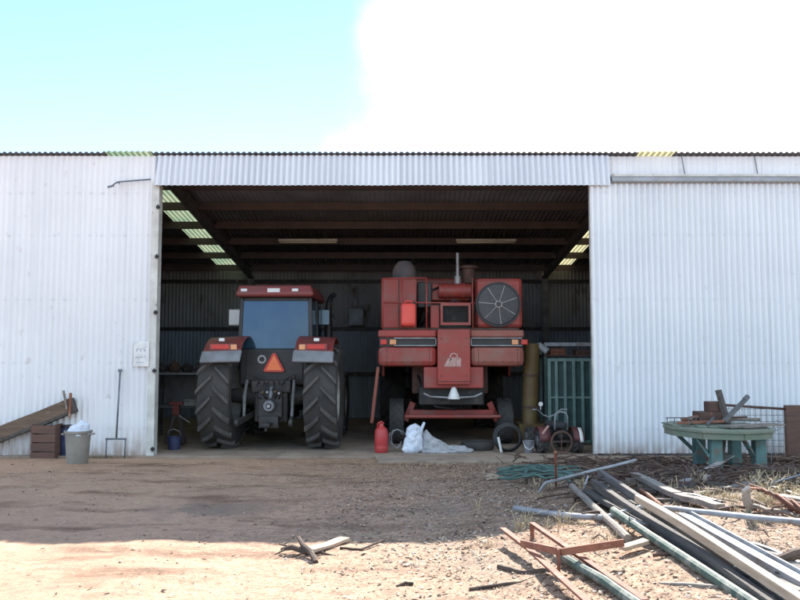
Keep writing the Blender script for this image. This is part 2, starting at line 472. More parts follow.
# ------------------------------------------------------------------ ground
def axis(lo, hi, step, far_lo, far_hi):
    a = list(np.arange(lo, hi+1e-6, step))
    d, p = step, hi
    while p < far_hi:
        d *= 1.5; p += d; a.append(p)
    d, p = step, lo
    while p > far_lo:
        d *= 1.5; p -= d; a.insert(0, p)
    return a
gx = axis(-8.5, 8.5, 0.05, -900, 900)
gy = axis(2.4, 13.4, 0.045, -900, 900)
gv, gf = [], []
for y in gy:
    for x in gx:
        z = H(x, y)
        if abs(x) < 8.6 and 2 < y < 13:
            z += 0.010*noise.noise(V((x*7, y*7, 1))) + 0.008*noise.noise(V((x*19, y*19, 4)))
        gv.append((x, y, z))
nx = len(gx)
for j in range(len(gy)-1):
    for i in range(nx-1):
        a = j*nx+i
        gf.append((a, a+1, a+nx+1, a+nx))
def ground_mat():
    m = bpy.data.materials.new('dirt'); m.use_nodes = True
    N, L = m.node_tree.nodes, m.node_tree.links
    b = N['Principled BSDF']; b.inputs['Roughness'].default_value = 0.95
    b.inputs['Specular IOR Level'].default_value = 0.15
    tc = N.new('ShaderNodeTexCoord')
    def mp(s):
        k = N.new('ShaderNodeMapping'); k.inputs['Scale'].default_value = s; L.new(tc.outputs['Object'], k.inputs['Vector']); return k.outputs['Vector']
    def nz(v, sc, det=6, ro=0.6):
        k = N.new('ShaderNodeTexNoise'); k.inputs['Scale'].default_value = sc; k.inputs['Detail'].default_value = det; k.inputs['Roughness'].default_value = ro
        L.new(v, k.inputs['Vector']); return k.outputs['Fac']
    def mr(v, a, c, lo=0.0, hi=1.0):
        k = N.new('ShaderNodeMapRange'); k.inputs['From Min'].default_value = a; k.inputs['From Max'].default_value = c
        k.inputs['To Min'].default_value = lo; k.inputs['To Max'].default_value = hi; L.new(v, k.inputs['Value']); return k.outputs['Result']
    def mix(f, a, c):
        k = N.new('ShaderNodeMix'); k.data_type = 'RGBA'; L.new(f, k.inputs['Factor'])
        for key, q in (('A', a), ('B', c)):
            if isinstance(q, tuple): k.inputs[key].default_value = (*q, 1)
            else: L.new(q, k.inputs[key])
        return k.outputs['Result']
    def mul(a, c):
        k = N.new('ShaderNodeMath'); k.operation = 'MULTIPLY'; L.new(a, k.inputs[0]); L.new(c, k.inputs[1]); return k.outputs[0]
    one = mp((1, 1, 1))
    c = mix(mr(nz(one, 0.55), 0.38, 0.66), (0.49, 0.315, 0.213), (0.40, 0.255, 0.175))
    c = mix(mr(nz(mp((0.55, 1.8, 1)), 1.1), 0.52, 0.66, 0, 0.85), c, (0.16, 0.09, 0.06))   # dark streaks across the yard
    c = mix(mr(nz(mp((1, 1.6, 1)), 2.6, 8), 0.56, 0.66, 0, 0.7), c, (0.50, 0.36, 0.225))
    # litter: fine brown and grey flecks, thicker to the right
    sep = N.new('ShaderNodeSeparateXYZ'); L.new(tc.outputs['Object'], sep.inputs[0])
    right = mr(sep.outputs['X'], -2.6, 1.0, 0.28, 1.0)
    c = mix(mul(mr(nz(mp((1, 1.3, 1)), 31, 6, .75), 0.50, 0.57), right), c, (0.15, 0.095, 0.062))
    c = mix(mul(mr(nz(mp((1, 1.6, 1)), 6, 7, .75), 0.46, 0.60, 0, .9), right), c, (0.18, 0.118, 0.08))
    c = mix(mul(mr(nz(mp((1, 1.2, 1)), 37, 4, .7), 0.58, 0.64), right), c, (0.52, 0.42, 0.30))
    # rotted bark and rusty muck trodden in round the scrap heap
    muck = mul(mr(sep.outputs['X'], 0.6, 2.6, 0, 1.0), mr(sep.outputs['Y'], 6.9, 8.3, 0, 1.0))
    c = mix(mul(muck, mr(nz(one, 2.2, 8, .7), 0.30, 0.55, .25, .92)), c, (0.105, 0.075, 0.058))
    # old oil stain
    ds = N.new('ShaderNodeVectorMath'); ds.operation = 'DISTANCE'
    wv = N.new('ShaderNodeVectorMath'); wv.operation = 'MULTIPLY'; L.new(tc.outputs['Object'], wv.inputs[0]); wv.inputs[1].default_value = (1, 1.5, 0)
    L.new(wv.outputs[0], ds.inputs[0]); ds.inputs[1].default_value = (-2.05, 8.75*1.5, 0)
    sn = N.new('ShaderNodeMath'); sn.operation = 'ADD'; L.new(ds.outputs['Value'], sn.inputs[0]); L.new(mr(nz(one, 3.0, 6), 0.2, 0.8, -.45, .45), sn.inputs[1])
    c = mix(mr(sn.outputs[0], 0.8, 0.3, 0, 0.6), c, (0.16, 0.13, 0.105))
    greyp = mr(nz(one, 0.9, 5), 0.45, 0.62, 0, 0.7)
    c = mix(mul(greyp, mr(sep.outputs['X'], -1.0, 1.0, 0.0, 1.0)), c, (0.27, 0.21, 0.16))
    L.new(c, b.inputs['Base Color'])
    bp = N.new('ShaderNodeBump'); bp.inputs['Strength'].default_value = 0.55; bp.inputs['Distance'].default_value = 0.02
    L.new(nz(one, 22, 8, .7), bp.inputs['Height']); L.new(bp.outputs['Normal'], b.inputs['Normal'])
    return m
gm = bpy.data.meshes.new('ground'); gm.from_pydata(gv, [], gf); gm.materials.append(ground_mat())
gm.polygons.foreach_set('use_smooth', [True]*len(gm.polygons))
g = bpy.data.objects.new('ground', gm); COL.objects.link(g); kind(g, 'structure')

# shed floor slab and the worn apron in front of the right-hand bay
kind(MB().box(-12.9, 12.9, 13.42, 22.3, -0.16, 0.012).build('concrete_floor', M_conc, keep=True), 'structure')
ap = MB()
def apron_poly():
    front = [(-0.35+0.15*i, 12.62+0.05*noise.noise(V((i*0.5, 1, 2)))+0.03*noise.noise(V((i*1.9, 4, 2)))) for i in range(24)]
    return front+[(3.2, 13.41), (-0.42, 13.41)]
ap.prism(apron_poly(), 0.19, Matrix.Translation((0, 0, -0.15)))
kind(ap.build('concrete_apron', M_conc, keep=True, bevel=0.012), 'structure')

# ------------------------------------------------------------------ shed
FY = 13.55
RS = -0.11
def roofz(y): return 5.135+RS*(y-FY)
PITCHC, AMP = 0.1, 0.011

def corr_x(x0, x1, y, z0, z1, pitch=PITCHC, amp=AMP, rows=2, mb=None, dent=0.0):
    """upright corrugated sheet running along x"""
    mb = mb or MB()
    n = max(2, int((x1-x0)/pitch*8))
    zs = [z0+(z1-z0)*j/(rows-1) for j in range(rows)]
    vs, fs = [], []
    for z in zs:
        for i in range(n+1):
            x = x0+(x1-x0)*i/n
            dy = amp*sin(2*pi*x/pitch)
            if dent: dy += dent*noise.noise(V((x*0.8, z*0.7, 2.0)))
            vs.append((x, y+dy, z))
    for j in range(rows-1):
        for i in range(n):
            a = j*(n+1)+i
            fs.append((a, a+1, a+n+2, a+n+1))
    return mb.add(vs, fs)
def corr_y(y0, y1, x, z0f, z1f, pitch=PITCHC, amp=AMP):
    mb = MB(); n = int((y1-y0)/pitch*8); vs, fs = [], []
    for k in (0, 1):
        for i in range(n+1):
            y = y0+(y1-y0)*i/n
            vs.append((x+amp*sin(2*pi*y/pitch), y, z0f if k == 0 else z1f(y)))
    for i in range(n):
        fs.append((i, i+1, i+n+2, i+n+1))
    return mb.add(vs, fs)
def corr_roof(x0, x1, y0, y1, lift=0.0, pitch=PITCHC, amp=0.013):
    mb = MB(); n = int(round((x1-x0)/pitch*8)); vs, fs = [], []
    for y in (y0, y1):
        for i in range(n+1):
            x = x0+(x1-x0)*i/n
            vs.append((x, y, roofz(y)+lift+amp*sin(2*pi*x/pitch)))
    for i in range(n):
        fs.append((i, i+1, i+n+2, i+n+1))
    return mb.add(vs, fs)

shed = thing('farm_shed', 'long white corrugated iron farm shed with a wide open bay', 'shed', (0, 0, 0))
BY = 22.25
XL, XR = -4.11, 3.26
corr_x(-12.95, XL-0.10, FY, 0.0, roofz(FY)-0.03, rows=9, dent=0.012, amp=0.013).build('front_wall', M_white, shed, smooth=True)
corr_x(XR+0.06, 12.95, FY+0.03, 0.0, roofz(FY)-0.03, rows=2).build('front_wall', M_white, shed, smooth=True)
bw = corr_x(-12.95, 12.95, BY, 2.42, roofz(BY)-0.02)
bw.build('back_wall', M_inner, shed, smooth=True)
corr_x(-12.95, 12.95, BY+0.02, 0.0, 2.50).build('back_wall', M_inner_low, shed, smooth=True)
for x in (-12.97, 12.97):
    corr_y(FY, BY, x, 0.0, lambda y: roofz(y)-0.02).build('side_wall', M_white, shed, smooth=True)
SKY = [(-5.05, -4.28), (4.10, 4.72)]
OY, EY = 13.475, 22.45
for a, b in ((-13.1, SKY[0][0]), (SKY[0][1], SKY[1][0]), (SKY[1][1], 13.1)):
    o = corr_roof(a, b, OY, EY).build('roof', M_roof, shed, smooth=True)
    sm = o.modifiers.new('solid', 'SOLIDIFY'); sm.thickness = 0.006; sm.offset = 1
for a, b in SKY:
    corr_roof(a-0.04, b+0.04, OY-0.01, EY-0.05, lift=0.022).build('skylight', M_sky, shed, smooth=True)
# purlins, rafters, columns, girts
for y in (13.75, 14.9, 16.2, 17.6, 19.0, 20.4, 21.8):
    z = roofz(y)-0.10
    MB().box(-12.9, 12.9, y-0.035, y+0.035, z-0.085, z+0.075).build('purlin', M_redox, shed)
for x in (-8.4, -4.12, 4.0, 8.3):
    mb = MB()
    a, b = V((x, FY+0.25, roofz(FY+0.25)-0.33)), V((x, BY-0.15, roofz(BY-0.15)-0.33))
    mb.bar(a, b, 0.16, 0.018); mb.bar(a+V((0, 0, .24)), b+V((0, 0, .24)), 0.16, 0.018, up=V((0, 0, 1)))
    mb.bar(a+V((0, 0, .12)), b+V((0, 0, .12)), 0.012, 0.22)
    mb.build('rafter', M_steel, shed)
    mb = MB()
    for yy in (BY-0.22,):
        mb.box(x-0.08, x+0.08, yy-0.08, yy-0.066, 0.0, roofz(yy)-0.36); mb.box(x-0.08, x+0.08, yy+0.066, yy+0.08, 0.0, roofz(yy)-0.36)
        mb.box(x-0.007, x+0.007, yy-0.065, yy+0.065, 0.0, roofz(yy)-0.36)
    mb.build('column', M_steel, shed)
for z in (1.22, 2.46, 3.78):
    MB().box(-12.9, 12.9, BY-0.125, BY-0.03, z-0.05, z+0.05).build('girt', M_dark, shed)
# door posts of the open bay
p = MB().box(XL-0.13, XL, FY-0.06, FY+0.14, 0.0, 4.62).build('door_post', M_jamb, shed, bevel=0.006)
for z in (0.12, 1.42, 2.40, 3.35, 4.20):
    mb = MB().box(XL-0.045, XL+0.018, FY-0.085, FY-0.062, z-0.022, z+0.022)
    mb.lathe([(0.0, -.04), (.012, -.04), (.012, .04), (0, .04)], 8, V((XL-0.01, FY-0.095, z)))
    mb.build('hinge', M_dark, p)
MB().box(XR, XR+0.055, FY-0.02, FY+0.14, 0.0, 4.62).build('door_post', M_jamb, shed, bevel=0.006)
# fascia hood over the bay, slightly flared outward at its foot
mb = MB(); n = int(7.75/PITCHC*8); vs, fs = [], []
fx0, fx1 = -4.18, 3.57
for (y, z) in ((13.515, 5.105), (13.46, 4.86), (13.405, 4.56)):
    for i in range(n+1):
        x = fx0+(fx1-fx0)*i/n
        vs.append((x, y+0.024*sin(2*pi*x/PITCHC), z+0.006*noise.noise(V((x*1.2, 0, 0)))))
for j in range(2):
    for i in range(n):
        a = j*(n+1)+i; fs.append((a, a+1, a+n+2, a+n+1))
mb.add(vs, fs)
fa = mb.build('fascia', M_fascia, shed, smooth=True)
MB().box(XL, XR, FY-0.06, FY+0.1, 4.60, 4.82).build('lintel', M_steel, shed)
for x in (fx0, fx1):
    MB().box(x-0.004, x+0.004, 13.46, FY-0.012, 4.57, 5.08).build('fascia_end', M_fascia, shed)
# sliding door and its rail on the right
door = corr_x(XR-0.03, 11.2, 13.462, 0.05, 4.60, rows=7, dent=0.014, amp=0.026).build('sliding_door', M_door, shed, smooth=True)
MB().box(XR-0.03, XR-0.005, 13.46, 13.50, 0.05, 4.60).build('door_frame', M_jamb, door)
rl = MB().box(fx1+0.03, 11.6, 13.37, 13.50, 4.655, 4.70)
rl.box(fx1+0.03, 11.6, 13.37, 13.38, 4.625, 4.655)
rl.build('door_rail', M_track, shed)
MB().box(fx1+0.03, 11.6, 13.36, 13.52, 4.705, 4.745).build('flashing', M_jamb, shed)
for x in (4.85, 6.1, 7.6):
    MB().bar((x, FY-0.0, 5.10), (x+0.05, FY-0.005, 4.75), 0.012, 0.012).build('lap_seam', M_rail, shed)
# old pipe arm on the wall by the hood
arm = MB(); a = at(213, 209.5, 13.45); b = at(188, 211.5, 13.45); c = at(183, 215, 13.3)
arm.tube([a, b, c], 0.014, 8)
arm.bar(c+V((-.05, 0, -.01)), c+V((.05, 0, 0.02)), 0.03, 0.03)
arm.bar(b+V((0, .09, 0)), b, 0.02, 0.02)
arm.build('wall_bracket', M_rail, shed, smooth='auto')

# faded notice painted on a small plate
nt_ = thing('notice_plate', 'small faded white notice with illegible grey marks beside the left door post', 'notice', tuple(at(206, 340, 13.47)))
MB().box(-0.13, 0.13, -0.004, 0.004, -0.22, 0.20).build('plate', M_whitep, nt_, bevel=0.003)
ink = pm('faded_ink', (0.42, 0.42, 0.46), (0.56, 0.56, 0.6), 30.0, .8)
for (x, z, w, h) in ((-.075, .055, .03, .055), (-.045, .075, .022, .02), (-.01, .055, .022, .05), (.03, .085, .05, .014), (.06, .05, .024, .045), (.075, .11, .03, .014),
                     (-.06, -.065, .07, .03), (.005, -.06, .04, .028), (.07, -.06, .016, .05), (-.02, -.15, .12, .018)):
    MB().box(x-w/2, x+w/2, -0.0072, -0.0052, z-h/2, z+h/2).build('faded_mark', ink, nt_)

# ------------------------------------------------------------------ lamps inside the roof (unlit)
for i, (xa, xb) in enumerate(((309, 353), (442, 487))):
    a, b = at(xa, 256, 18.4), at(xb, 256, 18.4)
    t = thing('fluorescent_lamp', ('unlit fluorescent batten under the roof above the red tractor', 'unlit fluorescent batten under the roof above the red combine')[i], 'lamp', tuple((a+b)/2), 0, 'fluorescent battens under the roof')
    L_ = (b-a).length/2
    MB().box(-L_, L_, -0.05, 0.05, 0.0, 0.05).build('batten', M_jamb, t, bevel=0.004)
    MB().tube([(-L_+.02, 0, -0.025), (L_-.02, 0, -0.025)], 0.019, 10).build('lamp_tube', M_tube, t, smooth=True)
    for s in (-.6, .6): MB().tube([(L_*s, 0, .05), (L_*s, 0, roofz(18.4)-((a+b)/2).z-.012)], 0.006, 6).build('hanger', M_steel, t)

# ------------------------------------------------------------------ wheels
def make_wheel(parent, x, y, r, w, rr, lugs, rimmat, side, lug_h=0.045, lugmat=None):
    hub = MB().lathe([(0, -.04), (.11, -.04), (.11, .06), (.07, .10), (0, .10)], 20, axis=V((side, 0, 0)))
    for k in range(8):
        a = 2*pi*k/8
        hub.lathe([(0, .05), (.016, .05), (.016, .085), (0, .085)], 6, V((0, .085*cos(a), .085*sin(a))), V((side, 0, 0)))
    o = hub.build('wheel', rimmat, parent, smooth='auto', loc=(x, y, r))
    h = w/2
    R1 = r-lug_h
    prof = [(rr*0.97, -h*.80), (rr*1.06, -h*.92), ((rr+R1)/2, -h*1.0), (R1*.94, -h*.985), (R1*.985, -h*.88), (R1, -h*.4), (R1*1.003, 0),
            (R1, h*.4), (R1*.985, h*.88), (R1*.94, h*.985), ((rr+R1)/2, h), (rr*1.06, h*.92), (rr*.97, h*.80)]
    ty = MB().lathe(prof, 56, axis=V((1, 0, 0)))
    for sgn in (-1, 1):
        for k in range(lugs):
            a0 = 2*pi*(k+(0.5 if sgn > 0 else 0))/lugs
            secs = []
            for q in range(5):
                t = q/4
                xx = sgn*(0.02+t*(h*0.97-0.02))
                ang = a0-t*(h/r)*0.95
                base = R1*0.985 if t < 0.95 else R1*0.93
                top = r*(1-0.012*t*t) if t < 0.95 else r*0.968
                ww = (0.032+0.012*t)*(r/0.94)**.5
                secs.append((xx, ang, base-0.01, top, ww))
            vs, fs = [], []
            for (xx, ang, bs, tp, ww) in secs:
                for da, rad in ((-ww*1.25, bs), (ww*1.25, bs), (ww*.8, tp), (-ww*.8, tp)):
                    A = ang+da/r
                    # A measured from the rear (-y) upward
                    vs.append((xx, -rad*cos(A), rad*sin(A)))
            for i in range(4):
                for kk in range(4):
                    fs.append((4*i+kk, 4*i+(kk+1) % 4, 4*i+4+(kk+1) % 4, 4*i+4+kk))
            fs.append((0, 3, 2, 1)); fs.append((16, 17, 18, 19))
            ty.add(vs, fs, 1)
    ty.build('tyre', [M_rubber, lugmat or M_lug], o, smooth='auto')
    rm = MB().lathe([(rr*1.0, h*.82), (rr*1.03, h*.86), (rr*1.0, h*.78), (rr*.93, h*.5), (rr*.90, .05), (rr*.55, -.01), (rr*.3, .03), (0.05, .03)], 40, axis=V((side, 0, 0)))
    rm.lathe([(rr*.90, .05), (rr*.93, -h*.5), (rr*1.0, -h*.82)], 40, axis=V((side, 0, 0)))
    rm.build('rim', rimmat, o, smooth='auto')
    return o

# ------------------------------------------------------------------ tractor
tr = thing('tractor', 'dusty red tractor parked tail first with an orange warning triangle', 'tractor', (-2.30, 14.72, 0.012), R(-1.0))
for s in (-1, 1):
    make_wheel(tr, s*0.93, 0, 0.94, 0.58, 0.52, 16, M_rim, s, 0.06)
    make_wheel(tr, s*0.90, 2.75, 0.68, 0.42, 0.38, 14, M_rim, s, 0.04)
# transmission, chassis
ch = MB()
ch.box(-.30, .30, -.32, 1.2, .48, 1.18); ch.box(-.24, .24, 1.2, 3.4, .55, 1.0)
ch.box(-.22, .22, -.44, -.32, .56, 1.05)
ch.box(-.36, .36, -.36, .1, 1.0, 1.22)
ch.build('chassis', M_dark, tr, bevel=0.03)
MB().tube([(-.80, 0, .94), (-.3, 0, .94), (.3, 0, .94), (.80, 0, .94)], [.12, .19, .19, .12], 16).build('axle', M_dark, tr, smooth='auto')
MB().tube([(-.80, 2.75, .68), (.80, 2.75, .68)], .09, 12).build('axle', M_dark, tr, smooth='auto')
MB().lathe([(.055, -.02), (.095, -.02), (.105, .05), (.09, .09), (.05, .09), (.045, .0)], 24, V((0, -.48, .78)), V((0, -1, 0))).build('power_take_off', M_grey, tr, smooth='auto')
MB().tube([(0, -.45, .78), (0, -.60, .78)], .032, 12).build('power_shaft', M_rim, tr, smooth='auto')
hi = MB()
hi.box(-.07, .07, -.85, -.2, .44, .50); hi.box(-.17, .17, -.56, -.44, .40, .60)
hi.tube([(0, -.80, .36), (0, -.80, .56)], .022, 10)
hi.build('drawbar', M_dark, tr, bevel=.008)
for s in (-1, 1):
    l = MB().bar((s*.34, -.15, .62), (s*.46, -.98, .52), .05, .10)
    l.lathe([(.03, -.03), (.065, -.03), (.065, .03), (.03, .03)], 16, V((s*.46, -1.0, .52)), V((1, 0, 0)))
    l.build('lower_link', M_dark, tr, bevel=.006)
    MB().tube([(s*.42, -.35, 1.28), (s*.43, -.55, .95), (s*.42, -.62, .58)], [.028, .036, .026], 10).build('lift_rod', M_steel, tr, smooth='auto')
    MB().bar((s*.24, -.20, 1.20), (s*.43, -.42, 1.30), .05, .08).build('lift_arm', M_dark, tr, bevel=.006)
MB().tube([(.02, -.40, 1.10), (.03, -.50, 1.00), (.03, -.58, .92)], [.03, .034, .025], 10).build('top_link', M_grey, tr, smooth='auto')
for k in range(6):
    x = -.20+.085*k+random.uniform(-.02, .02)
    MB().tube([(x, -.36, 1.20), (x+random.uniform(-.05, .05), -.48-.05*random.random(), 1.12), (x+random.uniform(-.1, .1), -.50, .98), (x*.6, -.42, .88)], .012, 6).build('hydraulic_hose', M_black, tr, smooth=True)
for k, (x, z) in enumerate(((-.12, 1.02), (-.04, 1.02), (.1, 1.03), (.17, 1.0))):
    MB().lathe([(0, 0), (.022, 0), (.022, .06), (.014, .07), (0, .07)], 10, V((x, -.45, z)), V((0, -1, 0))).build('hydraulic_coupling', M_rim if k % 2 else M_ochre, tr, smooth='auto')
# fenders
for s in (-1, 1):
    xa, xb = (0.47, 1.14)
    def arc(mb, a0, a1, rad, th, x0, x1, n=14):
        vs, fs = [], []
        for i in range(n+1):
            a = a0+(a1-a0)*i/n
            for x, q in ((x0, rad), (x1, rad-.03), (x1, rad-.03-th), (x0, rad-th)):
                vs.append((s*x, -q*cos(a), .94+q*sin(a)))
        for i in range(n):
            for k in range(4):
                fs.append((4*i+k, 4*i+(k+1) % 4, 4*i+4+(k+1) % 4, 4*i+4+k))
        fs.append((0, 3, 2, 1)); fs.append((4*n, 4*n+1, 4*n+2, 4*n+3))
        return mb.add(vs, fs)
    fd = arc(MB(), R(49.5), R(118), 1.09, .03, xa, xb).build('fender', M_tred, tr, smooth='auto', bevel=.008)
    fl = arc(MB(), R(35), R(49), 1.10, .05, xa-.02, xb+.02, 6).build('fender_flap', M_grey, fd, smooth='auto', bevel=.02)
    # rear face of the fender carrying the lamps
    a = R(53); y, z = -1.095*cos(a), .94+1.095*sin(a)
    lp = MB().box(s*(.80 if s > 0 else .80)-.24, s*.80+.24, y-.03, y+.03, z-.055, z+.06).build('lamp_housing', M_tred, fd, bevel=.012)
    MB().box(s*.60-.055, s*.60+.055, y-.045, y-.031, z-.045, z+.045).build('tail_lamp', M_amber, fd, bevel=.008)
    MB().box(s*.84-.16, s*.84+.16, y-.040, y-.031, z-.035, z+.045).build('stop_lamp', M_redref, fd, bevel=.006)
    MB().box(s*.84-.05, s*.84+.05, y+.05, y+.12, z+.10, z+.16).build('work_lamp', M_lamp, fd, bevel=.012)
# cab
cb = MB()
cb.box(-.66, .66, .02, 1.72, 1.12, 1.80)
cabody = cb.build('cab', M_black, tr, bevel=.04)
def quad_pillar(mb, p0, p1, w=.07, d=.07): mb.bar(p0, p1, w, d, up=V((0, 1, 0)))
for s in (-1, 1):
    for p0, p1, w_, d_ in (((s*.66, .06, 1.78), (s*.63, .10, 2.74), .07, .07), ((s*.68, .85, 1.78), (s*.65, .85, 2.74), .05, .06), ((s*.60, 1.68, 1.78), (s*.58, 1.55, 2.74), .07, .07)):
        pl = MB(); quad_pillar(pl, p0, p1, w_, d_); pl.build('pillar', M_black, tr, bevel=.01)
MB().box(-.59, .59, .06, .12, 2.68, 2.74).build('header_rail', M_black, tr, bevel=.008)
def pane(name, pts, mat=M_glass, th=.006):
    a, b, c, d = [V(q) for q in pts]
    nrm = (b-a).cross(d-a).normalized()*th
    return MB().add([a, b, c, d, a+nrm, b+nrm, c+nrm, d+nrm], [(3, 2, 1, 0), (4, 5, 6, 7), (0, 1, 5, 4), (1, 2, 6, 5), (2, 3, 7, 6), (3, 0, 4, 7)]).build(name, mat, tr)
rw = pane('rear_window', ((-.62, .045, 1.80), (.62, .045, 1.80), (.595, .085, 2.685), (-.595, .085, 2.685)))
for s in (-1, 1):
    pane('side_window', ((s*.685, .12, 1.80), (s*.685, 1.62, 1.80), (s*.65, 1.52, 2.70), (s*.65, .14, 2.70)))
pane('windscreen', ((-.57, 1.70, 1.80), (.57, 1.70, 1.80), (.55, 1.57, 2.70), (-.55, 1.57, 2.70)))
rf = MB()
rf.add([(-.70, -.10, 2.745), (.70, -.10, 2.745), (.70, 1.78, 2.745), (-.70, 1.78, 2.745), (-.72, -.13, 2.80), (.72, -.13, 2.80), (.72, 1.82, 2.80), (-.72, 1.82, 2.80),
        (-.66, -.06, 2.965), (.66, -.06, 2.965), (.66, 1.72, 2.965), (-.66, 1.72, 2.965)],
       [(3, 2, 1, 0), (0, 1, 5, 4), (1, 2, 6, 5), (2, 3, 7, 6), (3, 0, 4, 7), (4, 5, 9, 8), (5, 6, 10, 9), (6, 7, 11, 10), (7, 4, 8, 11), (8, 9, 10, 11)])
roof = rf.build('cab_roof', M_tred, tr, bevel=.035)
for x in (-.56, .38):
    MB().box(x-.06, x+.06, -.125, -.075, 2.84, 2.895).build('work_lamp', M_lamp, roof, bevel=.01)
MB().box(-.13, .10, -.118, -.085, 2.825, 2.90).build('number_plate', M_whitep, roof, bevel=.004)
# seat and wheel seen through the glass
st = MB().box(-.26, .26, .55, 1.0, 1.55, 1.72); st.box(-.25, .25, .45, .60, 1.68, 2.30); st.box(-.13, .13, .46, .56, 2.32, 2.5)
st.build('seat', M_seat, tr, bevel=.05)
MB().lathe([(.19, -.015), (.21, 0), (.19, .015), (.175, 0)], 24, V((0, 1.25, 1.98)), V((0, -.6, .8)), close=True).build('steering_wheel', M_black, tr, smooth=True)
# SMV triangle
tri = [(x*.82, y*.86) for x, y in [(-.205, 0), (.205, 0), (.235, .04), (.03, .40), (-.03, .40), (-.235, .04)]]
MX = Matrix.Translation((.0, -.06, 1.37)) @ Matrix.Rotation(pi/2, 4, 'X')
wt = MB().prism(tri, .012, MX).build('warning_triangle', M_redref, tr)
MB().prism([(-.148, .018), (.148, .018), (0, .297)], .006, Matrix.Translation((0.0, -.073, 1.385)) @ Matrix.Rotation(pi/2, 4, 'X') @ Matrix.Scale(1.0, 4)).build('triangle_center', M_orange, wt)
# round sticker, ring with a gap
rs = MB(); vs, fs = [], []
for i in range(33):
    a = 2*pi*i/32
    for rad in (.050, .078):
        vs.append((-.235+rad*cos(a), -.008, 1.60+rad*sin(a)))
for i in range(32): fs.append((2*i, 2*i+1, 2*i+3, 2*i+2))
fs.append((40, 42, 44, 46, 48, 50, 52)); fs = [tuple(q) for q in fs]
rs.add(vs, fs)
rso = rs.build('round_badge', M_lamp2, tr)
rso.modifiers.new('solid', 'SOLIDIFY').thickness = .006
MB().box(-.52, .52, -.004, .02, 1.20, 1.72).build('rear_panel', M_black, tr, bevel=.004)
# hood, exhaust, mirrors
MB().box(-.42, .42, 1.74, 3.75, 1.02, 1.72).build('bonnet', M_tred, tr, bevel=.10)
MB().tube([(.80, 1.72, 1.55), (.80, 1.72, 2.05), (.80, 1.72, 2.62), (.81, 1.70, 2.78), (.86, 1.66, 2.88), (.93, 1.60, 2.92)], [.085, .085, .07, .062, .058, .058], 14).build('exhaust', M_black, tr, smooth='auto')
MB().tube([(.57, 1.6, 2.5), (.72, 1.58, 2.56), (.90, 1.5, 2.50), (.98, 1.42, 2.40)], .016, 8).build('mirror_arm', M_black, tr, smooth=True)
for s, px_ in ((-1, 0), (1, 0)):
    x, y = (s*(.95 if s < 0 else .80), .92)
    mm = MB().box(x-.12, x+.12, y-.03, y+.03, 2.26, 2.58).build('mirror', M_black if s > 0 else M_whitep, tr, bevel=.02)
    MB().box(x-.10, x+.10, y-.038, y-.031, 2.28, 2.56).build('mirror_glass', M_lamp if s < 0 else M_glass, mm)  # left face plain white: its bright reflection is put in as colour
    MB().tube([(s*.63, 1.0, 2.5), (x, y+.04, 2.5)], .012, 8).build('mirror_arm', M_black, tr, smooth=True)
for s in (-1, 1):
    MB().box(s*.72-.12, s*.72+.12, .75, 1.1, .62, .66).box(s*.72-.12, s*.72+.12, .75, 1.1, .92, .96).box(s*.82-.015, s*.82+.015, .75, .8, .66, 1.2).build('step', M_dark, tr)
MB().box(.42, .80, 1.3, 2.1, .55, 1.0).box(-.80, -.42, 1.3, 2.1, .55, 1.0).build('fuel_tank', M_black, tr, bevel=.05)

# ------------------------------------------------------------------ combine
cx, cy = 0.955, 15.6
cm = thing('combine_harvester', 'faded red combine harvester seen from the rear with a round cooling screen', 'harvester', (cx, cy, 0.012))
hy = -0.88
def rbox(name, mat, *a, parent=cm, bevel=.02): return MB().box(*a).build(name, mat, parent, bevel=bevel)
for s, (x0, x1), mt in ((-1, (-1.365, -.275), M_cred), (1, (.335, 1.335), M_cpink)):
    ho = rbox('hood', mt, x0, x1, hy, .9, 1.47, 1.84, bevel=.09)
    rbox('hood_band', mt, x0+.005, x1-.005, hy+.01, .9, 2.005, 2.14, parent=ho, bevel=.03)
    rbox('slot', M_black, x0+.03, x1-.02, hy+.05, .9, 1.835, 2.01, parent=ho, bevel=.0)
    f = MB()
    xs = (x0+.30, x1-.02) if s < 0 else (x0+.02, x1-.05)
    for z in (1.853, 1.99): f.box(xs[0], xs[1], hy-.004, hy+.05, z-.009, z+.009)
    xe = xs[1] if s < 0 else xs[0]
    f.box(xe-.009, xe+.009, hy-.004, hy+.05, 1.862, 1.981)
    f.build('slot_trim', M_galv, ho)
    xl = x0+.12 if s < 0 else x1-.16
    for k in range(2):
        rbox('tail_lamp', (M_redref, M_amber)[(k+(s > 0)) % 2], xl-.07+k*.17, xl+.05+k*.17, hy+.012, hy+.048, 1.87, 1.965, parent=ho, bevel=.01)
chu = rbox('chute', M_cred, -.27, .33, hy-.10, .6, 1.14, 2.15, bevel=.02)
MB().box(-.27, .33, hy-.108, hy-.103, 1.19, 1.205).build('seam', M_drust, chu)
rbox('chute_surround', M_cred, -.52, .58, hy+.02, 1.2, 1.07, 1.46, bevel=.02)
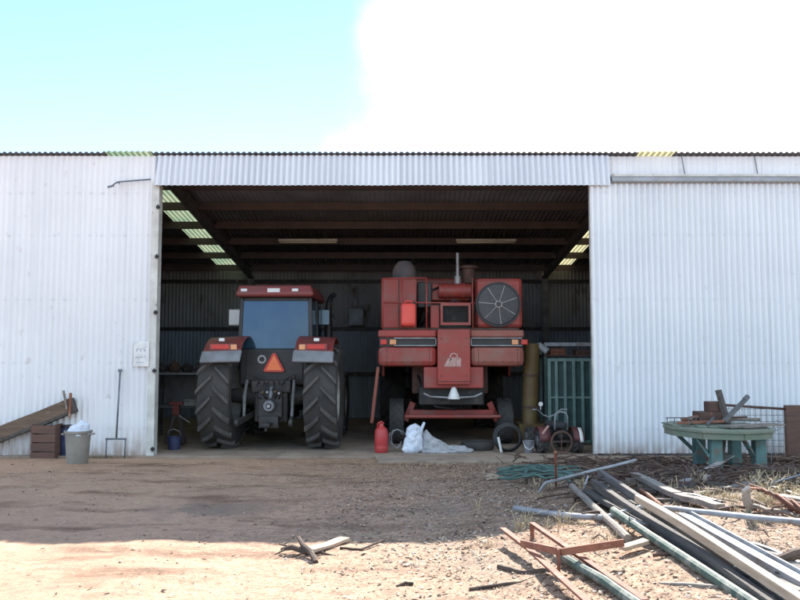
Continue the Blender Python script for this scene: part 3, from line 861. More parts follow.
# emblem: an open ring over a slanted block
em = MB(); vs, fs = [], []
for i in range(21):
    a = R(-25)+R(230)*i/20
    for rad in (.052, .075): vs.append((.025+rad*cos(a), 0, 1.655+rad*sin(a)*.85))
for i in range(20): fs.append((2*i, 2*i+1, 2*i+3, 2*i+2))
vs2 = [(p[0], hy-.1035, p[2]) for p in vs]
em.add(vs2, fs)
def para(x0, x1, z0, z1, sh): em.add([(x0, hy-.1035, z0), (x1, hy-.1035, z0), (x1+sh*(z1-z0), hy-.1035, z1), (x0+sh*(z1-z0), hy-.1035, z1)], [(0, 1, 2, 3)])
para(-.155, -.085, 1.47, 1.625, .5); para(-.075, -.015, 1.47, 1.615, .3); para(-.005, .055, 1.47, 1.615, .2); para(.065, .155, 1.47, 1.61, .05)
para(-.06, .15, 1.618, 1.634, .2); 
em_o = em.build('emblem', M_cream, chu); em_o.modifiers.new('solid', 'SOLIDIFY').thickness = .004
# spreader
sp = MB().tube([(-.52, hy-.05, .98), (-.40, hy-.1, .925), (.02, hy-.14, .90), (.40, hy-.1, .925), (.54, hy-.05, .985)], .016, 8)
sp.lathe([(0, 0), (.32, 0), (.32, .015), (0, .02)], 28, V((.02, hy+.25, .905)))
spo = sp.build('spreader', M_galv, cm, smooth='auto')
MB().lathe([(.115, 0), (.095, .07), (.04, .20), (.0, .22)], 20, V((.02, hy-.14, .885))).build('spreader_cone', M_whitep, spo, smooth='auto')
# underside, axle, wheels
rbox('body', M_drust, -.72, .72, -.3, 5.0, .95, 2.1, bevel=.03)
rbox('sieve_box', M_dark, -.60, .60, -.55, 1.5, .75, 1.10, bevel=.02)
axb = MB().box(-.80, .86, -.16, .02, .47, .64)
axb.bar((-.86, -.07, .42), (-.70, -.07, .78), .12, .12); axb.bar((.92, -.07, .42), (.76, -.07, .78), .12, .12)
axb.build('rear_axle', M_cred, cm, bevel=.015)
MB().box(-.86, .92, -.62, -.55, .52, .57).build('tow_bar', M_cred, cm, bevel=.01)
for s in (-1, 1):
    make_wheel(cm, s*1.03+.01, -.08, .43, .28, .21, 14, M_steel, s, .015, M_rubber)
    make_wheel(cm, s*1.12, 3.6, .80, .60, .42, 18, M_steel, s, .04, M_rubber)
MB().tube([(-1.0, 3.6, .8), (1.0, 3.6, .8)], .12, 12).build('drive_axle', M_drust, cm, smooth='auto')
for s in (-1, 1):
    rbox('side_panel', M_cred, s*1.30-.03, s*1.30+.03, .95, 4.4, 1.25, 2.12, bevel=.02)
rbox('deck', M_drust, -1.28, 1.28, -.6, 4.2, 2.145, 2.19, bevel=.0)
# upper works
rbox('grain_tank', M_cred, -1.2, 1.2, 1.55, 3.6, 2.2, 3.35, bevel=.05)
rbox('cab', M_cred, -.8, .8, 4.1, 5.2, 1.7, 3.25, bevel=.06)
lb = rbox('engine_cover', M_cred, -1.31, -.64, -.45, .9, 2.19, 3.13, bevel=.02)
MB().box(-.985, -.965, -.458, -.452, 2.2, 3.12).box(-1.30, -.65, -.458, -.452, 2.66, 2.675).build('panel_seam', M_drust, lb)
rbox('radiator_box', M_cred, .50, 1.37, -.50, .35, 2.19, 3.14, bevel=.07)
rbox('engine_block', M_dark, -.60, .46, .25, 1.3, 2.19, 2.85, bevel=.03)
rbox('dark_panel', M_black, -.62, -.34, -.1, .2, 2.60, 3.10, bevel=.02)
MB().tube([(-.20, -.1, 2.93), (.42, -.1, 2.93)], .14, 18).tube([(-.10, -.1, 2.93), (-.04, -.1, 2.93)], .155, 18).tube([(.25, -.1, 2.93), (.31, -.1, 2.93)], .155, 18).build('muffler', M_cred, cm, smooth='auto')
rbox('engine_guard', M_cred, -.34, .44, .0, .2, 2.75, 3.08, bevel=.02)
# rotary screen
sc = MB().lathe([(0, .05), (.30, .06), (.38, .045), (.40, .02), (.41, -.02), (.405, -.06)], 40, V((.90, -.515, 2.635)), V((0, -1, 0))).build('cooling_screen', M_screen, cm, smooth='auto')
ring = MB().lathe([(.395, -.02), (.425, -.02), (.425, .03), (.395, .03)], 40, V((.90, -.515, 2.635)), V((0, -1, 0)), close=True).build('screen_rim', M_black, sc, smooth='auto')
spk = MB()
for k in range(7):
    a = 2*pi*k/7+.35
    spk.bar((.90+.05*cos(a), -.585, 2.635+.05*sin(a)), (.90+.375*cos(a), -.568, 2.635+.375*sin(a)), .014, .012)
spk.lathe([(.05, -.01), (.068, -.01), (.068, .012), (.05, .012)], 20, V((.90, -.585, 2.635)), V((0, -1, 0)), close=True)
spk.build('screen_spokes', M_rim, sc)
# handrails
hr = MB()
def rail(pts, r=.014): hr.tube(pts, r, 8)
yb = -.70
for x in (-.92, -.46, .40): rail([(x, yb, 2.16), (x, yb, 3.12)])
rail([(-1.28, yb, 3.11), (-.46, yb, 3.12)]); rail([(-1.28, yb, 2.66), (.44, yb, 2.65)])
rail([(-1.28, yb, 2.16), (-1.28, yb, 3.11)])
hr.build('handrail', M_cred, cm, smooth=True)
fr = MB()
for z in (2.26, 2.62): fr.bar((-.20, yb-.02, z), (.36, yb-.02, z), .04, .05)
for x in (-.18, .34): fr.bar((x, yb-.02, 2.285), (x, yb-.02, 2.595), .04, .05)
fr.build('step_frame', M_cred, cm)
rbox('lift_frame', M_cred, -.38, -.22, yb+.1, .1, 2.19, 2.62, bevel=.01)
# air intake dome, exhaust, pre-cleaner
MB().lathe([(.20, 0), (.235, .03), (.235, .20), (.20, .30), (.13, .39), (0, .42)], 28, V((-.87, .1, 3.13))).build('air_intake', pm('dusty_dome', (0.17, 0.125, 0.11), (0.075, 0.07, 0.07), 3, .8), cm, smooth='auto')
ex = MB().tube([(.17, -.05, 3.05), (.17, -.05, 3.68)], [.034, .03], 12); ex.tube([(.17, -.05, 3.02), (.17, -.05, 3.22)], .06, 12)
ex.build('exhaust', M_rim, cm, smooth='auto')
MB().lathe([(.0, 0), (.13, 0), (.13, .28), (.19, .29), (.19, .33), (.1, .36), (0, .36)], 24, V((.40, .15, 3.10))).tube([(.40, .15, 2.9), (.40, .15, 3.12)], .07, 12).build('pre_cleaner', M_drust, cm, smooth='auto')
# hoses, seams and small fittings
for k, (p0, p1, p2) in enumerate((((-.55, .1, 2.25), (-.40, -.25, 2.5), (-.50, .0, 2.8)), ((.44, .0, 2.30), (.47, -.35, 2.55), (.40, -.05, 2.85)), ((-.1, .1, 2.66), (.1, -.2, 2.74), (.3, .05, 2.68)), ((-.58, .2, 2.3), (-.45, -.1, 2.9), (-.2, .0, 3.0)))):
    MB().tube([V(p0), V(p0).lerp(V(p1), .6), V(p1), V(p1).lerp(V(p2), .5), p2], .022, 8).build('hose', M_black, cm, smooth=True)
for x0, x1 in ((-1.20, -.42), (.48, 1.2)):
    MB().box(x0, x0+.008, hy-.0025, hy+.02, 1.50, 1.80).box(x1, x1+.008, hy-.0025, hy+.02, 1.50, 1.80).build('seam', M_drust, cm)
    for q in range(4):
        xx = x0+.1+(x1-x0-.2)*q/3
        MB().lathe([(0, 0), (.012, 0), (.009, .007), (0, .008)], 8, V((xx, hy+.0, 1.56)), V((0, -1, 0))).build('bolt', M_drust, cm)
for x in (-.20, .26):
    for z in (1.30, 1.98): MB().lathe([(0, 0), (.014, 0), (.011, .008), (0, .009)], 8, V((x, hy-.10, z)), V((0, -1, 0))).build('bolt', M_drust, cm)
MB().box(-.55, -.535, -.5, -.45, .75, 1.4).box(.60, .615, -.5, -.45, .75, 1.4).build('chain_guard', M_dark, cm)
MB().tube([(-.62, -.3, 1.3), (-.5, -.45, 1.0), (-.3, -.5, .72), (.1, -.45, .66)], .02, 8).build('hose', M_black, cm, smooth=True)
# ladder down the left side
ld = MB()
for dx in (0, .0): pass
ld.bar((-1.36, -.78, 1.46), (-1.47, -1.0, .45), .05, .03); ld.bar((-1.36, -.48, 1.46), (-1.47, -.62, .45), .05, .03)
for t in (.15, .45, .75): 
    p = V((-1.36, -.78, 1.46)).lerp(V((-1.47, -1.0, .45)), t); q = V((-1.36, -.48, 1.46)).lerp(V((-1.47, -.62, .45)), t); ld.bar(p, q, .04, .02)
ld.build('ladder', M_cpink, cm, bevel=.004)
rbox('feeder_house', M_drust, -.6, .6, 4.9, 5.9, .5, 1.3, bevel=.05)

# red box standing on the combine's deck rail
t = thing('fuel_can', 'bright red plastic can strapped up high at the back of the combine', 'can', (cx-.80, cy-.78, 2.19))
MB().box(-.14, .14, -.11, .06, 0.03, .46).build('can_body', M_brightred, t, bevel=.06)
MB().tube([(-.06, -.03, .44), (-.06, -.03, .50), (.06, -.03, .50), (.06, -.03, .44)], .014, 8).build('handle', M_brightred, t, smooth=True)
MB().lathe([(0, 0), (.03, 0), (.03, .04), (0, .04)], 12, V((.10, -.03, .44))).build('cap', M_black, t, smooth='auto')

# ------------------------------------------------------------------ small things in the bay
p = at(386, 414, 13.95); p.z = .012
t = thing('fuel_drum', 'upright red plastic fuel can on the floor left of the white sack', 'can', tuple(p))
MB().lathe([(0, 0), (.10, 0), (.115, .02), (.118, .10), (.112, .12), (.118, .14), (.118, .33), (.10, .40), (.05, .44), (.04, .46), (.04, .50), (0, .50)], 26).build('can_body', M_redcan, t, smooth='auto')
MB().tube([(-.07, 0, .42), (-.06, 0, .50), (.0, 0, .53), (.05, 0, .49)], .013, 8).build('handle', M_redcan, t, smooth=True)
p = at(407.5, 415, 13.85)
def white_shape(t, a):
    w_ = .175*(1-.55*t**1.6)*(.75+.25*sst(0, .12, t))*(.25+.75*sst(1.02, .9, t))
    return V((p.x+.01+.07*t+w_*cos(a)*(1+.12*cos(3*a)), 13.9+.75*w_*sin(a), .012+.50*t))
ws = sack(white_shape, 34, 3.0, .034, 6.0)
ws.tube([(p.x+.17, 13.92, .30), (p.x+.20, 13.91, .42), (p.x+.25, 13.9, .53)], [.05, .03, .022], 8)
tag(ws.build('white_sack', M_bagw, smooth=True), 'crumpled bluish white plastic sack on the floor before the combine', 'sack')
def grey_shape(t, a):
    w_ = (.25+.75*sst(1.02, .8, t))
    x_ = p.x+.46+(.33-.20*t)*cos(a)*w_*(1.25 if cos(a) > 0 else .9)-.17*t
    return V((x_, 14.0+(.19-.09*t)*sin(a)*w_, .012+.38*t*(1 if cos(a) < 0.2 else 1-.35*cos(a))))
gs = sack(grey_shape, 34, 9.0, .03, 6.0)
gs.add(*(lambda m_: (m_.v, m_.f))(MB().lump((p.x+.80, 13.95, .04), (.26, .12, .09), .35, 2.6, 22, 18, flat=.014)))
tag(gs.build('grey_sack', M_bagg, smooth=True), 'grey woven sack slumped against the white plastic sack', 'sack')
wl = MB()
for k in range(4):
    a = random.uniform(0, 3)
    wl.tube([(p.x-.22+.1*cos(a+q*.6)*(1+.2*k), 14.0+.03*k, .24+.16*sin(a+q*.6)) for q in range(9)], .006, 6)
wl.tube([(p.x-.24, 14.0, .013), (p.x-.2, 14.0, .1), (p.x-.14, 14.0, .2)], .007, 6)
tag(wl.build('wire_coil', M_galv, smooth=True), 'tangle of thin wire between the red can and the white sack', 'wire')
p = at(458, 410, 14.4); p.z = .012
tag(MB().lathe([(.16, .02), (.20, .0), (.27, .0), (.30, .05), (.30, .10), (.27, .15), (.20, .15), (.16, .13)], 32, p, close=True).build('old_tyre', M_rubber, smooth='auto'), 'worn black tyre lying flat under the combine', 'tyre')
p = at(481, 404, 13.95)
ck = MB()
for k in range(5):
    rr = .20+.012*k
    ck.tube([(p.x+rr*cos(a/20*2*pi), 13.95+.02*k-.02+.02*sin(a*.9), .012+.02+.23+rr*sin(a/20*2*pi)) for a in range(21)], .013, 6, cap=False)
tag(ck.build('hose_coil', M_black, smooth=True), 'coil of black hose standing upright in front of the combine wheel', 'hose')
p = at(474.5, 407, 13.9)
tag(MB().bar((p.x-.02, 13.88, .28), (p.x+.03, 13.84, .013), .045, .02).build('white_strip', M_whitep), 'short white strip leaning against the black hose coil', 'strip')
p = at(496.5, 409, 13.9); p.z = .012
t = thing('small_bucket', 'small blue grey bucket with pale handle between hose coil and quad bike', 'bucket', tuple(p))
MB().lathe([(0, 0), (.07, 0), (.095, .20), (.10, .21), (.09, .205), (.066, .012), (0, .012)], 20).build('bucket', M_grey, t, smooth='auto')
MB().tube([(-.095, 0, .2), (-.07, -.06, .10), (0, -.10, .06), (.07, -.06, .1), (.095, 0, .2)], .007, 6).build('handle', M_whitep, t, smooth=True)

# quad bike
p = at(517, 413, 14.05)
qb = thing('quad_bike', 'small worn quad bike with red guards parked by the green gate', 'quad bike', (p.x, 14.25, .012), R(4))
for s in (-1, 1):
    make_wheel(qb, s*.30, -.35, .20, .17, .10, 10, M_steel, s, .015)
    make_wheel(qb, s*.29, .55, .19, .14, .10, 10, M_steel, s, .015)
MB().tube([(-.3, -.35, .2), (.3, -.35, .2)], .025, 8).tube([(-.3, .55, .2), (.3, .55, .2)], .02, 8).tube([(0, -.45, .3), (0, .6, .32)], .05, 10).box(-.12, .12, -.1, .3, .2, .42).build('frame', M_dark, qb, bevel=.005)
for s in (-1, 1):
    gd = MB(); vs, fs = [], []
    for i in range(11):
        a = R(5)+R(150)*i/10
        for x in (.20, .385): vs.append((s*x, -.35-.24*cos(a), .20+.24*sin(a)))
    for i in range(10): fs.append((2*i, 2*i+1, 2*i+3, 2*i+2))
    gd.add(vs, fs); o = gd.build('mudguard', M_redox2, qb, smooth=True); o.modifiers.new('solid', 'SOLIDIFY').thickness = .012
    if s > 0:
        gd = MB(); vs = []
        for i in range(9):
            a = R(0)+R(70)*i/8
            for x in (.30, .36): vs.append((s*x, -.35-.252*cos(a), .20+.252*sin(a)))
        gd.add(vs, [(2*i, 2*i+1, 2*i+3, 2*i+2) for i in range(8)]); e = gd.build('guard_stripe', M_whitep, o, smooth=True); e.modifiers.new('solid', 'SOLIDIFY').thickness = .006
    else:
        MB().bar((-.34, -.56, .34), (-.22, -.50, .47), .035, .02).build('guard_stripe', M_cream, o)
MB().box(-.13, .13, -.45, .15, .42, .52).build('seat', M_seat, qb, bevel=.04)
hb = MB().tube([(-.32, .22, .70), (-.22, .28, .70), (-.10, .32, .60), (0, .33, .56), (.10, .32, .60), (.22, .28, .70), (.32, .22, .70)], .013, 8)
hb.build('handlebar', M_galv, qb, smooth=True)
MB().tube([(-.11, -.50, .40), (-.11, -.52, .62), (-.08, -.52, .69), (0, -.52, .71), (.08, -.52, .69), (.11, -.52, .62), (.11, -.50, .40)], .012, 8).build('grab_rail', M_galv, qb, smooth=True)
MB().tube([(-.17, .24, .70), (-.17, .23, .78)], .008, 6).lathe([(0, -.012), (.04, -.012), (.04, .012), (0, .012)], 14, V((-.17, .22, .80)), V((0, -1, 0))).build('mirror', M_lamp, qb)
MB().lathe([(.16, -.02), (.19, -.02), (.195, .0), (.19, .02), (.16, .02)], 24, V((-.03, -.62, .21)), V((0, -1, 0)), close=True).tube([(-.03-.16, -.62, .21), (-.03+.16, -.62, .21)], .008, 6).tube([(-.03, -.62, .05), (-.03, -.62, .37)], .008, 6).build('carrier_ring', M_drust, qb, smooth='auto')

# green gate
gt = thing('green_gate', 'green steel gate of upright pale bars standing inside the right door', 'gate', (2.80, 15.25, .012))
f = MB()
f.box(0, .06, -.03, .03, 0, 1.62); f.box(1.62, 1.68, -.03, .03, 0, 1.62); f.box(.06, 1.62, -.03, .03, .02, .08); f.box(.06, 1.62, -.03, .03, 1.56, 1.62); f.box(.06, 1.62, -.03, .03, .86, .90)
f.build('frame', M_gslat, gt, bevel=.006)
for k in range(9):
    MB().box(.13+k*.165, .185+k*.165, -.055, -.035, .06, 1.58).build('bar', M_gslat, gt, bevel=.004)
MB().box(.06, 1.62, .035, .05, .06, 1.58).build('back_sheet', M_gate, gt)
# rack above the gate
rk = thing('storage_rack', 'pale steel rack behind the green gate with rusty oddments', 'rack', (2.85, 15.75, .012))
for x in (0, 1.55):
    for y in (0, .5): MB().box(x-.025, x+.025, y-.025, y+.025, 0, 1.92).build('upright', M_gslat, rk)
MB().box(-.025, 1.575, -.06, -.026, 1.86, 1.93).build('front_rail', M_galv, rk)
MB().box(-.03, 1.58, -.03, .53, 1.66, 1.69).build('shelf', M_drust, rk)
for k, (x, w, h, m) in enumerate(((.12, .30, .13, M_rust), (.62, .34, .10, M_drust), (1.02, .42, .12, M_rust))):
    mb = MB().box(2.85+x, 2.85+x+w, 15.80, 16.1, 1.703, 1.703+h)
    mb.tube([(2.85+x+.03, 15.79, 1.703+h*.5), (2.85+x+w-.03, 15.79, 1.703+h*.5)], .02, 8)
    tag(mb.build('scrap_box', m, bevel=.015), ('rusty orange box at the left end of the rack shelf', 'low dark box in the middle of the rack shelf', 'long rusty box at the right end of the rack shelf')[k], 'box')
# ochre auger
au = thing('grain_auger', 'ochre yellow upright auger tube between combine and green gate', 'auger', (2.46, 15.3, .012), 0)
MB().tube([(.0, 0, .25), (.02, 0, 1.0), (.06, .0, 1.9)], .15, 18).build('auger_tube', M_ochre, au, smooth='auto')
MB().add([(-.24, -.24, .40), (.24, -.24, .40), (.24, .24, .40), (-.24, .24, .40), (-.15, -.15, 0), (.15, -.15, 0), (.15, .15, 0), (-.15, .15, 0)], [(4, 5, 1, 0), (5, 6, 2, 1), (6, 7, 3, 2), (7, 4, 0, 3), (7, 6, 5, 4)]).build('hopper', M_ochre, au)
MB().tube([(.06, 0, 1.80), (.2, -.02, 1.86), (.34, -.1, 1.74)], .07, 12).build('spout', M_galv, au, smooth='auto')
for z in (.7, 1.3): MB().lathe([(.15, -.02), (.17, -.02), (.17, .02), (.15, .02)], 18, V((.03, 0, z)), close=True).build('band', M_drust, au)

# switch box on the back wall
p = at(367, 313, 22.05)
sb = thing('switch_box', 'dark grey switch box on the back wall right of the tractor', 'switch box', (p.x, 22.05, p.z-.24))
MB().box(-.22, .22, -.07, .07, 0, .5).build('box_body', M_steel, sb, bevel=.01)
MB().box(-.19, .19, -.085, -.072, .03, .47).build('box_door', M_rail, sb, bevel=.006)
MB().tube([(.05, 0, .5), (.05, 0, 1.1)], .014, 8).build('conduit', M_steel, sb)

# workbench and clutter on the left inside
wb = thing('workbench', 'dark steel workbench with a pale tray inside the left door', 'workbench', (-5.05, 16.4, .012))
for x in (0, 1.25):
    for y in (0, .65): MB().box(x-.03, x+.03, y-.03, y+.03, 0, 1.28).build('leg', M_steel, wb)
MB().box(-.05, 1.3, -.06, .70, 1.285, 1.33).build('bench_top', M_grey, wb, bevel=.005)
MB().box(.05, 1.2, .0, .62, .62, .65).build('lower_shelf', M_grey, wb)
MB().box(.06, 1.19, .60, .63, .70, 1.25).build('back_panel', M_inner, wb)
tag(MB().box(-4.45, -3.95, 16.36, 16.75, .668, .76).box(-4.40, -4.0, 16.40, 16.7, .76, .80).build('parts_tray', M_galv, bevel=.01), 'pale metal tray on the lower shelf of the workbench', 'tray')
for k in range(5):
    x = -4.95+.26*k
    mb = MB().lump((x, 16.72, 1.43), (.12, .12, .10+.04*(k % 2)), .25, 2.5, k*3, 12, flat=1.338); mb.box(x-.05, x+.05, 16.66, 16.78, 1.345, 1.36)
    tag(mb.build('machine_part', (M_dark, M_drust, M_dark, M_redox, M_dark)[k]), ('dark machine part at the far left of the workbench top', 'brown machine part second from left on the workbench top', 'dark machine part in the middle of the workbench top', 'reddish machine part second from right on the workbench top', 'dark machine part at the right end of the workbench top')[k], 'machine part')
jk = thing('floor_jack', 'red steel jack stand on the floor just inside the left door post', 'jack', (-4.22, 15.2, .012))
for s in (-1, 1):
    MB().bar((s*.16, -.1, 0.02), (s*.03, 0, .62), .05, .05).build('leg', M_redox, jk)
    MB().bar((s*.16, .14, 0.02), (s*.03, 0, .62), .05, .05).build('leg', M_redox, jk)
MB().box(-.06, .06, -.05, .05, .55, .78).box(-.13, .13, -.06, .06, .74, .80).build('head', M_tred, jk, bevel=.01)
MB().tube([(.05, -.02, .55), (.28, -.08, .42)], .014, 8).build('handle', M_galv, jk)
pb = thing('oil_bucket', 'small blue bucket on the floor by the left door post', 'bucket', (-4.02, 14.4, .012))
MB().lathe([(0, 0), (.10, 0), (.125, .22), (.135, .23), (.12, .225), (.095, .012), (0, .012)], 22).build('bucket', M_blue, pb, smooth='auto')
MB().tube([(-.125, 0, .22), (-.1, -.06, .33), (0, -.08, .37), (.1, -.06, .33), (.125, 0, .22)], .006, 6).build('handle', M_galv, pb, smooth=True)

# ------------------------------------------------------------------ left wall group
gr0 = lambda x, y: H(x, y)
# bin
p = pick(154, 424)
bn = thing('rubbish_bin', 'khaki plastic bin with a bulging white bag on top by the left wall', 'bin', (p.x, p.y+.2, gr0(p.x, p.y+.2)))
MB().lathe([(0, 0), (.155, 0), (.16, .02), (.19, .46), (.21, .465), (.21, .50), (.19, .50), (.18, .46), (.15, .02), (0, .02)], 28).build('bin_body', M_bin, bn, smooth='auto')
for s in (-1, 1):
    MB().tube([(s*.19, -.06, .44), (s*.235, -.05, .45), (s*.235, .05, .45), (s*.19, .06, .44)], .012, 8).build('handle', M_bin, bn, smooth=True)
def bag_shape(t, a):
    w_ = .185*(1-.35*t)*sst(1.04, .72, t)*(1+.14*cos(2*a+1)+.08*cos(5*a))
    return V((bn.location.x-.01+.03*t+w_*cos(a), bn.location.y+w_*sin(a), bn.location.z+.43+.21*t+.03*cos(a-.6)*t))
tag(sack(bag_shape, 26, 14.0, .022, 9.0).build('rubbish_bag', M_bagw, smooth=True), 'bulging white plastic bag filling the khaki bin', 'bag')
# brown crate and blue drum
p = pick(130, 419)
cr = thing('wooden_crate', 'brown wooden crate under the weathered trough by the left wall', 'crate', (p.x, p.y+.28, gr0(p.x, p.y+.25)))
for k in range(4):
    MB().box(-.20, .20, -.20, -.18, .02+k*.145, .15+k*.145).build('slat', M_brown, cr, bevel=.004)
    MB().box(-.20, .20, .18, .20, .02+k*.145, .15+k*.145).build('slat', M_brown, cr, bevel=.004)
for s in (-1, 1):
    MB().box(s*.19-.01, s*.19+.01, -.178, .178, .0, .60).build('side_board', M_brown, cr, bevel=.004)
MB().box(-.178, .178, -.178, .178, .0, .02).build('base_board', M_brown, cr)
p = pick(142.5, 419)
bd = thing('blue_drum', 'narrow dark blue drum between the brown crate and khaki bin', 'drum', (p.x+.02, p.y+.42, gr0(p.x, p.y+.4)))
MB().lathe([(0, 0), (.14, 0), (.15, .02), (.15, .2), (.156, .22), (.15, .24), (.15, .5), (.14, .53), (0, .53)], 24).build('drum_body', M_blue, bd, smooth='auto')
MB().lathe([(.135, .53), (.155, .53), (.155, .57), (.1, .58), (0, .58)], 24).build('lid', M_black, bd, smooth='auto')
# weathered trough resting on the crate
wy = cr.location.y
a = at(88, 405.5, wy-.02); b = at(156, 378, wy+.02)
tg = thing('timber_trough', 'long weathered timber trough propped aslant on the brown crate', 'trough', tuple(a))
d = b-a; s_, dd, uu = frame(d)
mb = MB()
def sec(off_s, off_u, w, h): mb.bar(s_*off_s+uu*off_u, d+s_*off_s+uu*off_u, w, h, seg=6, warp=.01)
sec(.13, .01, .03, .20); sec(-.13, .01, .03, .20)
mb.build('side_board', pm('brown_weathered', (0.20, 0.135, 0.095), (0.11, 0.075, 0.055), 2.5, 0.9, stretch=(1.0, 1.0, 5), bump=0.6, bscale=12, spots=(0.32, 0.27, 0.21), spot_scale=3), tg)
mb = MB(); sec(0, -.115, .30, .045); mb.build('base_board', M_darkwood, tg)
mb = MB(); mb.bar(d*.995+uu*(-.12), d*.995+uu*.11, .30, .025, up=dd); mb.build('end_board', M_redox, tg)
MB().bar(d*.96+V((0, -.16, -.05)), d*.95+V((-.05, -.17, .26)), .045, .03).build('strut', M_wood, tg)
MB().bar(d*.99+V((0, -.16, -.2)), d*.985+V((.02, -.17, .20)), .035, .03).build('strut', M_rust, tg)
p = pick(108, 417)
bs = MB().box(p.x-.30, p.x+.28, p.y+.46, p.y+.475, gr0(p.x, p.y+.4), gr0(p.x, p.y+.4)+.32, M=None)
bs.box(p.x-.30, p.x+.28, p.y+.40, p.y+.459, gr0(p.x, p.y+.4)+.30, gr0(p.x, p.y+.4)+.315)
tag(bs.build('metal_offcut', M_bluesheet, bevel=.004), 'bluish grey sheet metal offcut at the foot of the left wall', 'metal sheet')
# stand leaning on the wall
rk2 = thing('pipe_stand', 'thin grey steel pipe stand leaning upright on the left wall', 'stand', (at(188, 404, 13.4).x, 13.35, 0.0))
MB().tube([(0, 0, .30), (0, .10, 1.42)], .016, 8).build('pole', M_rail, rk2, smooth=True)
MB().bar((-.17, -.01, .30), (.17, -.01, .30), .03, .03).build('crossbar', M_rail, rk2)
MB().box(-.03, .03, .08, .12, 1.40, 1.45).build('top_plate', M_rail, rk2)
for s in (-1, 1):
    MB().tube([(s*.155, -.01, .30), (s*.155, -.03, -.02)], .012, 8).build('leg', M_rail, rk2, smooth=True)

# ------------------------------------------------------------------ green table
tb = thing('work_table', 'large mossy many sided table on chunky teal legs by the right wall', 'table', (4.33, 11.2, .085))
tw, td = .86, 1.02
poly = [(-.80, .20), (-.80, -.18), (-.52, -.78), (.10, -.98), (.72, -.72), (.86, -.1), (.80, .42), (.45, .9), (-.40, .9)]
poly = [(x*.78, y*.92) for x, y in poly]
top = MB().prism(poly, .045, Matrix.Translation((0, 0, .565))).build('table_top', M_moss, tb, bevel=.008)
bds = MB()
for k in range(9):
    x = -.54+.135*k
    bds.box(x-.062, x+.06, -.50+.1*abs(k-4)*.8+random.uniform(-.05, .05), .50-.05*abs(k-4)+random.uniform(-.05, .05), .613, .627+random.uniform(0, .008))
bds.build('deck_boards', M_gboard, top, bevel=.003)
ap_ = MB()
for i in range(len(poly)):
    a, b = V((*poly[i], .50)), V((*poly[(i+1) % len(poly)], .50)); c = V((0, 0, .50))
    ap_.bar(a.lerp(c, .05)+V((0, 0, .025)), b.lerp(c, .05)+V((0, 0, .025)), .03, .075)
ap_.build('apron', M_moss, tb)
for (x, y) in ((-.18, -.55), (-.05, .38), (.46, .38), (.44, -.45)):
    MB().box(x-.075, x+.075, y-.075, y+.075, -.12, .562).build('leg', M_teal, tb, bevel=.012)
for (p0, p1) in (((-.10, -.50, .10), (.30, .30, .50)), ((.46, -.40, .2), (.58, -.1, .50)), ((-.10, .36, .2), (-.45, .2, .50)), ((-.25, -.55, .25), (-.40, -.45, .5)), ((.36, -.46, .25), (.16, -.6, .50))):
    MB().bar(p0, p1, .06, .03).build('brace', M_teal if p0[2] > .15 else M_wood, tb)
TZ = tb.location.z+.635
def on_table(dx, dy, dz=0): return V((tb.location.x+dx+.10, tb.location.y+dy, TZ+dz))
mb = MB(); c = on_table(-.08, .12); mb.box(c.x-.20, c.x+.2, c.y-.14, c.y+.14, TZ, TZ+.16); mb.box(c.x-.05, c.x+.18, c.y-.1, c.y+.1, TZ+.16, TZ+.30)
tag(mb.build('rusty_casting', M_drust, bevel=.012), 'dark rusty stepped iron block in the middle of the table', 'iron block')
tag(MB().bar(on_table(.10, -.05, -.0), on_table(.02, .05, .46), .09, .05).build('upright_bar', M_darkwood), 'dark bar standing upright on the mossy table', 'bar')
tag(MB().bar(on_table(.02, -.12, .04), on_table(.42, .1, .33), .055, .045).tube([on_table(.40, .09, .32), on_table(.46, .12, .37)], .035, 8).build('slanted_bar', M_steel), 'grey bar slanting up to the right from the table', 'bar')
tag(MB().bar(on_table(-.62, -.12, .02), on_table(-.02, -.22, .05), .07, .03).bar(on_table(-.5, .1, .05), on_table(-.1, .0, .14), .05, .03).build('angle_iron', M_rust), 'flat rusty irons lying on the left of the table top', 'iron')
tag(MB().bar(on_table(-.15, -.62, .015), on_table(.62, -.30, .02), .14, .022, seg=4, warp=.01).bar(on_table(.05, -.72, .013), on_table(.7, -.42, .018), .05, .022).build('loose_board', M_wood), 'loose grey boards across the front of the mossy table', 'board')
for k, (a, b, r_, m_, lab) in enumerate((((-.45, .2, .02), (.35, -.1, .10), .014, M_drust, 'long thin rusty rod lying across the mossy table top'), ((-.3, -.35, .015), (.1, .25, .12), .018, M_steel, 'grey rod resting on the iron block on the table'),
        ((.1, .3, .02), (.62, .1, .05), .022, M_wood, 'short round stick at the right of the table top'), ((-.55, -.3, .012), (-.25, .1, .03), .02, M_bark, 'dark stick at the left of the table top'))):
    A_, B_ = on_table(*a), on_table(*b)
    tag(MB().tube([A_, A_.lerp(B_, .4)+V((0, 0, .012)), B_], r_, 8).build('rod', m_, smooth='auto'), lab, 'rod')
fb = MB()
for k in range(7): fb.tube([on_table(-.72+.1*k, .0, 0), on_table(-.72+.1*k, .0, .08)], .007, 6)
fb.tube([on_table(-.74, 0, .08), on_table(-.08, 0, .085)], .008, 6)
tag(fb.build('wire_rack', M_steel), 'low wire rack at the left edge of the mossy table', 'rack')
# wire hoop right of the table
p = at(683, 394, 12.2)
hp = MB().tube([(p.x+.055*cos(a/14*2*pi), 12.2, p.z+.075*sin(a/14*2*pi)) for a in range(15)], .008, 6, cap=False)
hp.tube([(p.x-.03, 12.2, p.z-.07), (p.x-.10, 12.18, p.z-.22), (p.x-.16, 12.1, mound(p.x, 12.1)+.0)], .008, 6)
tag(hp.build('wire_hoop', M_galv, smooth=True), 'bent wire hoop rising beside the right end of the mossy table', 'wire')
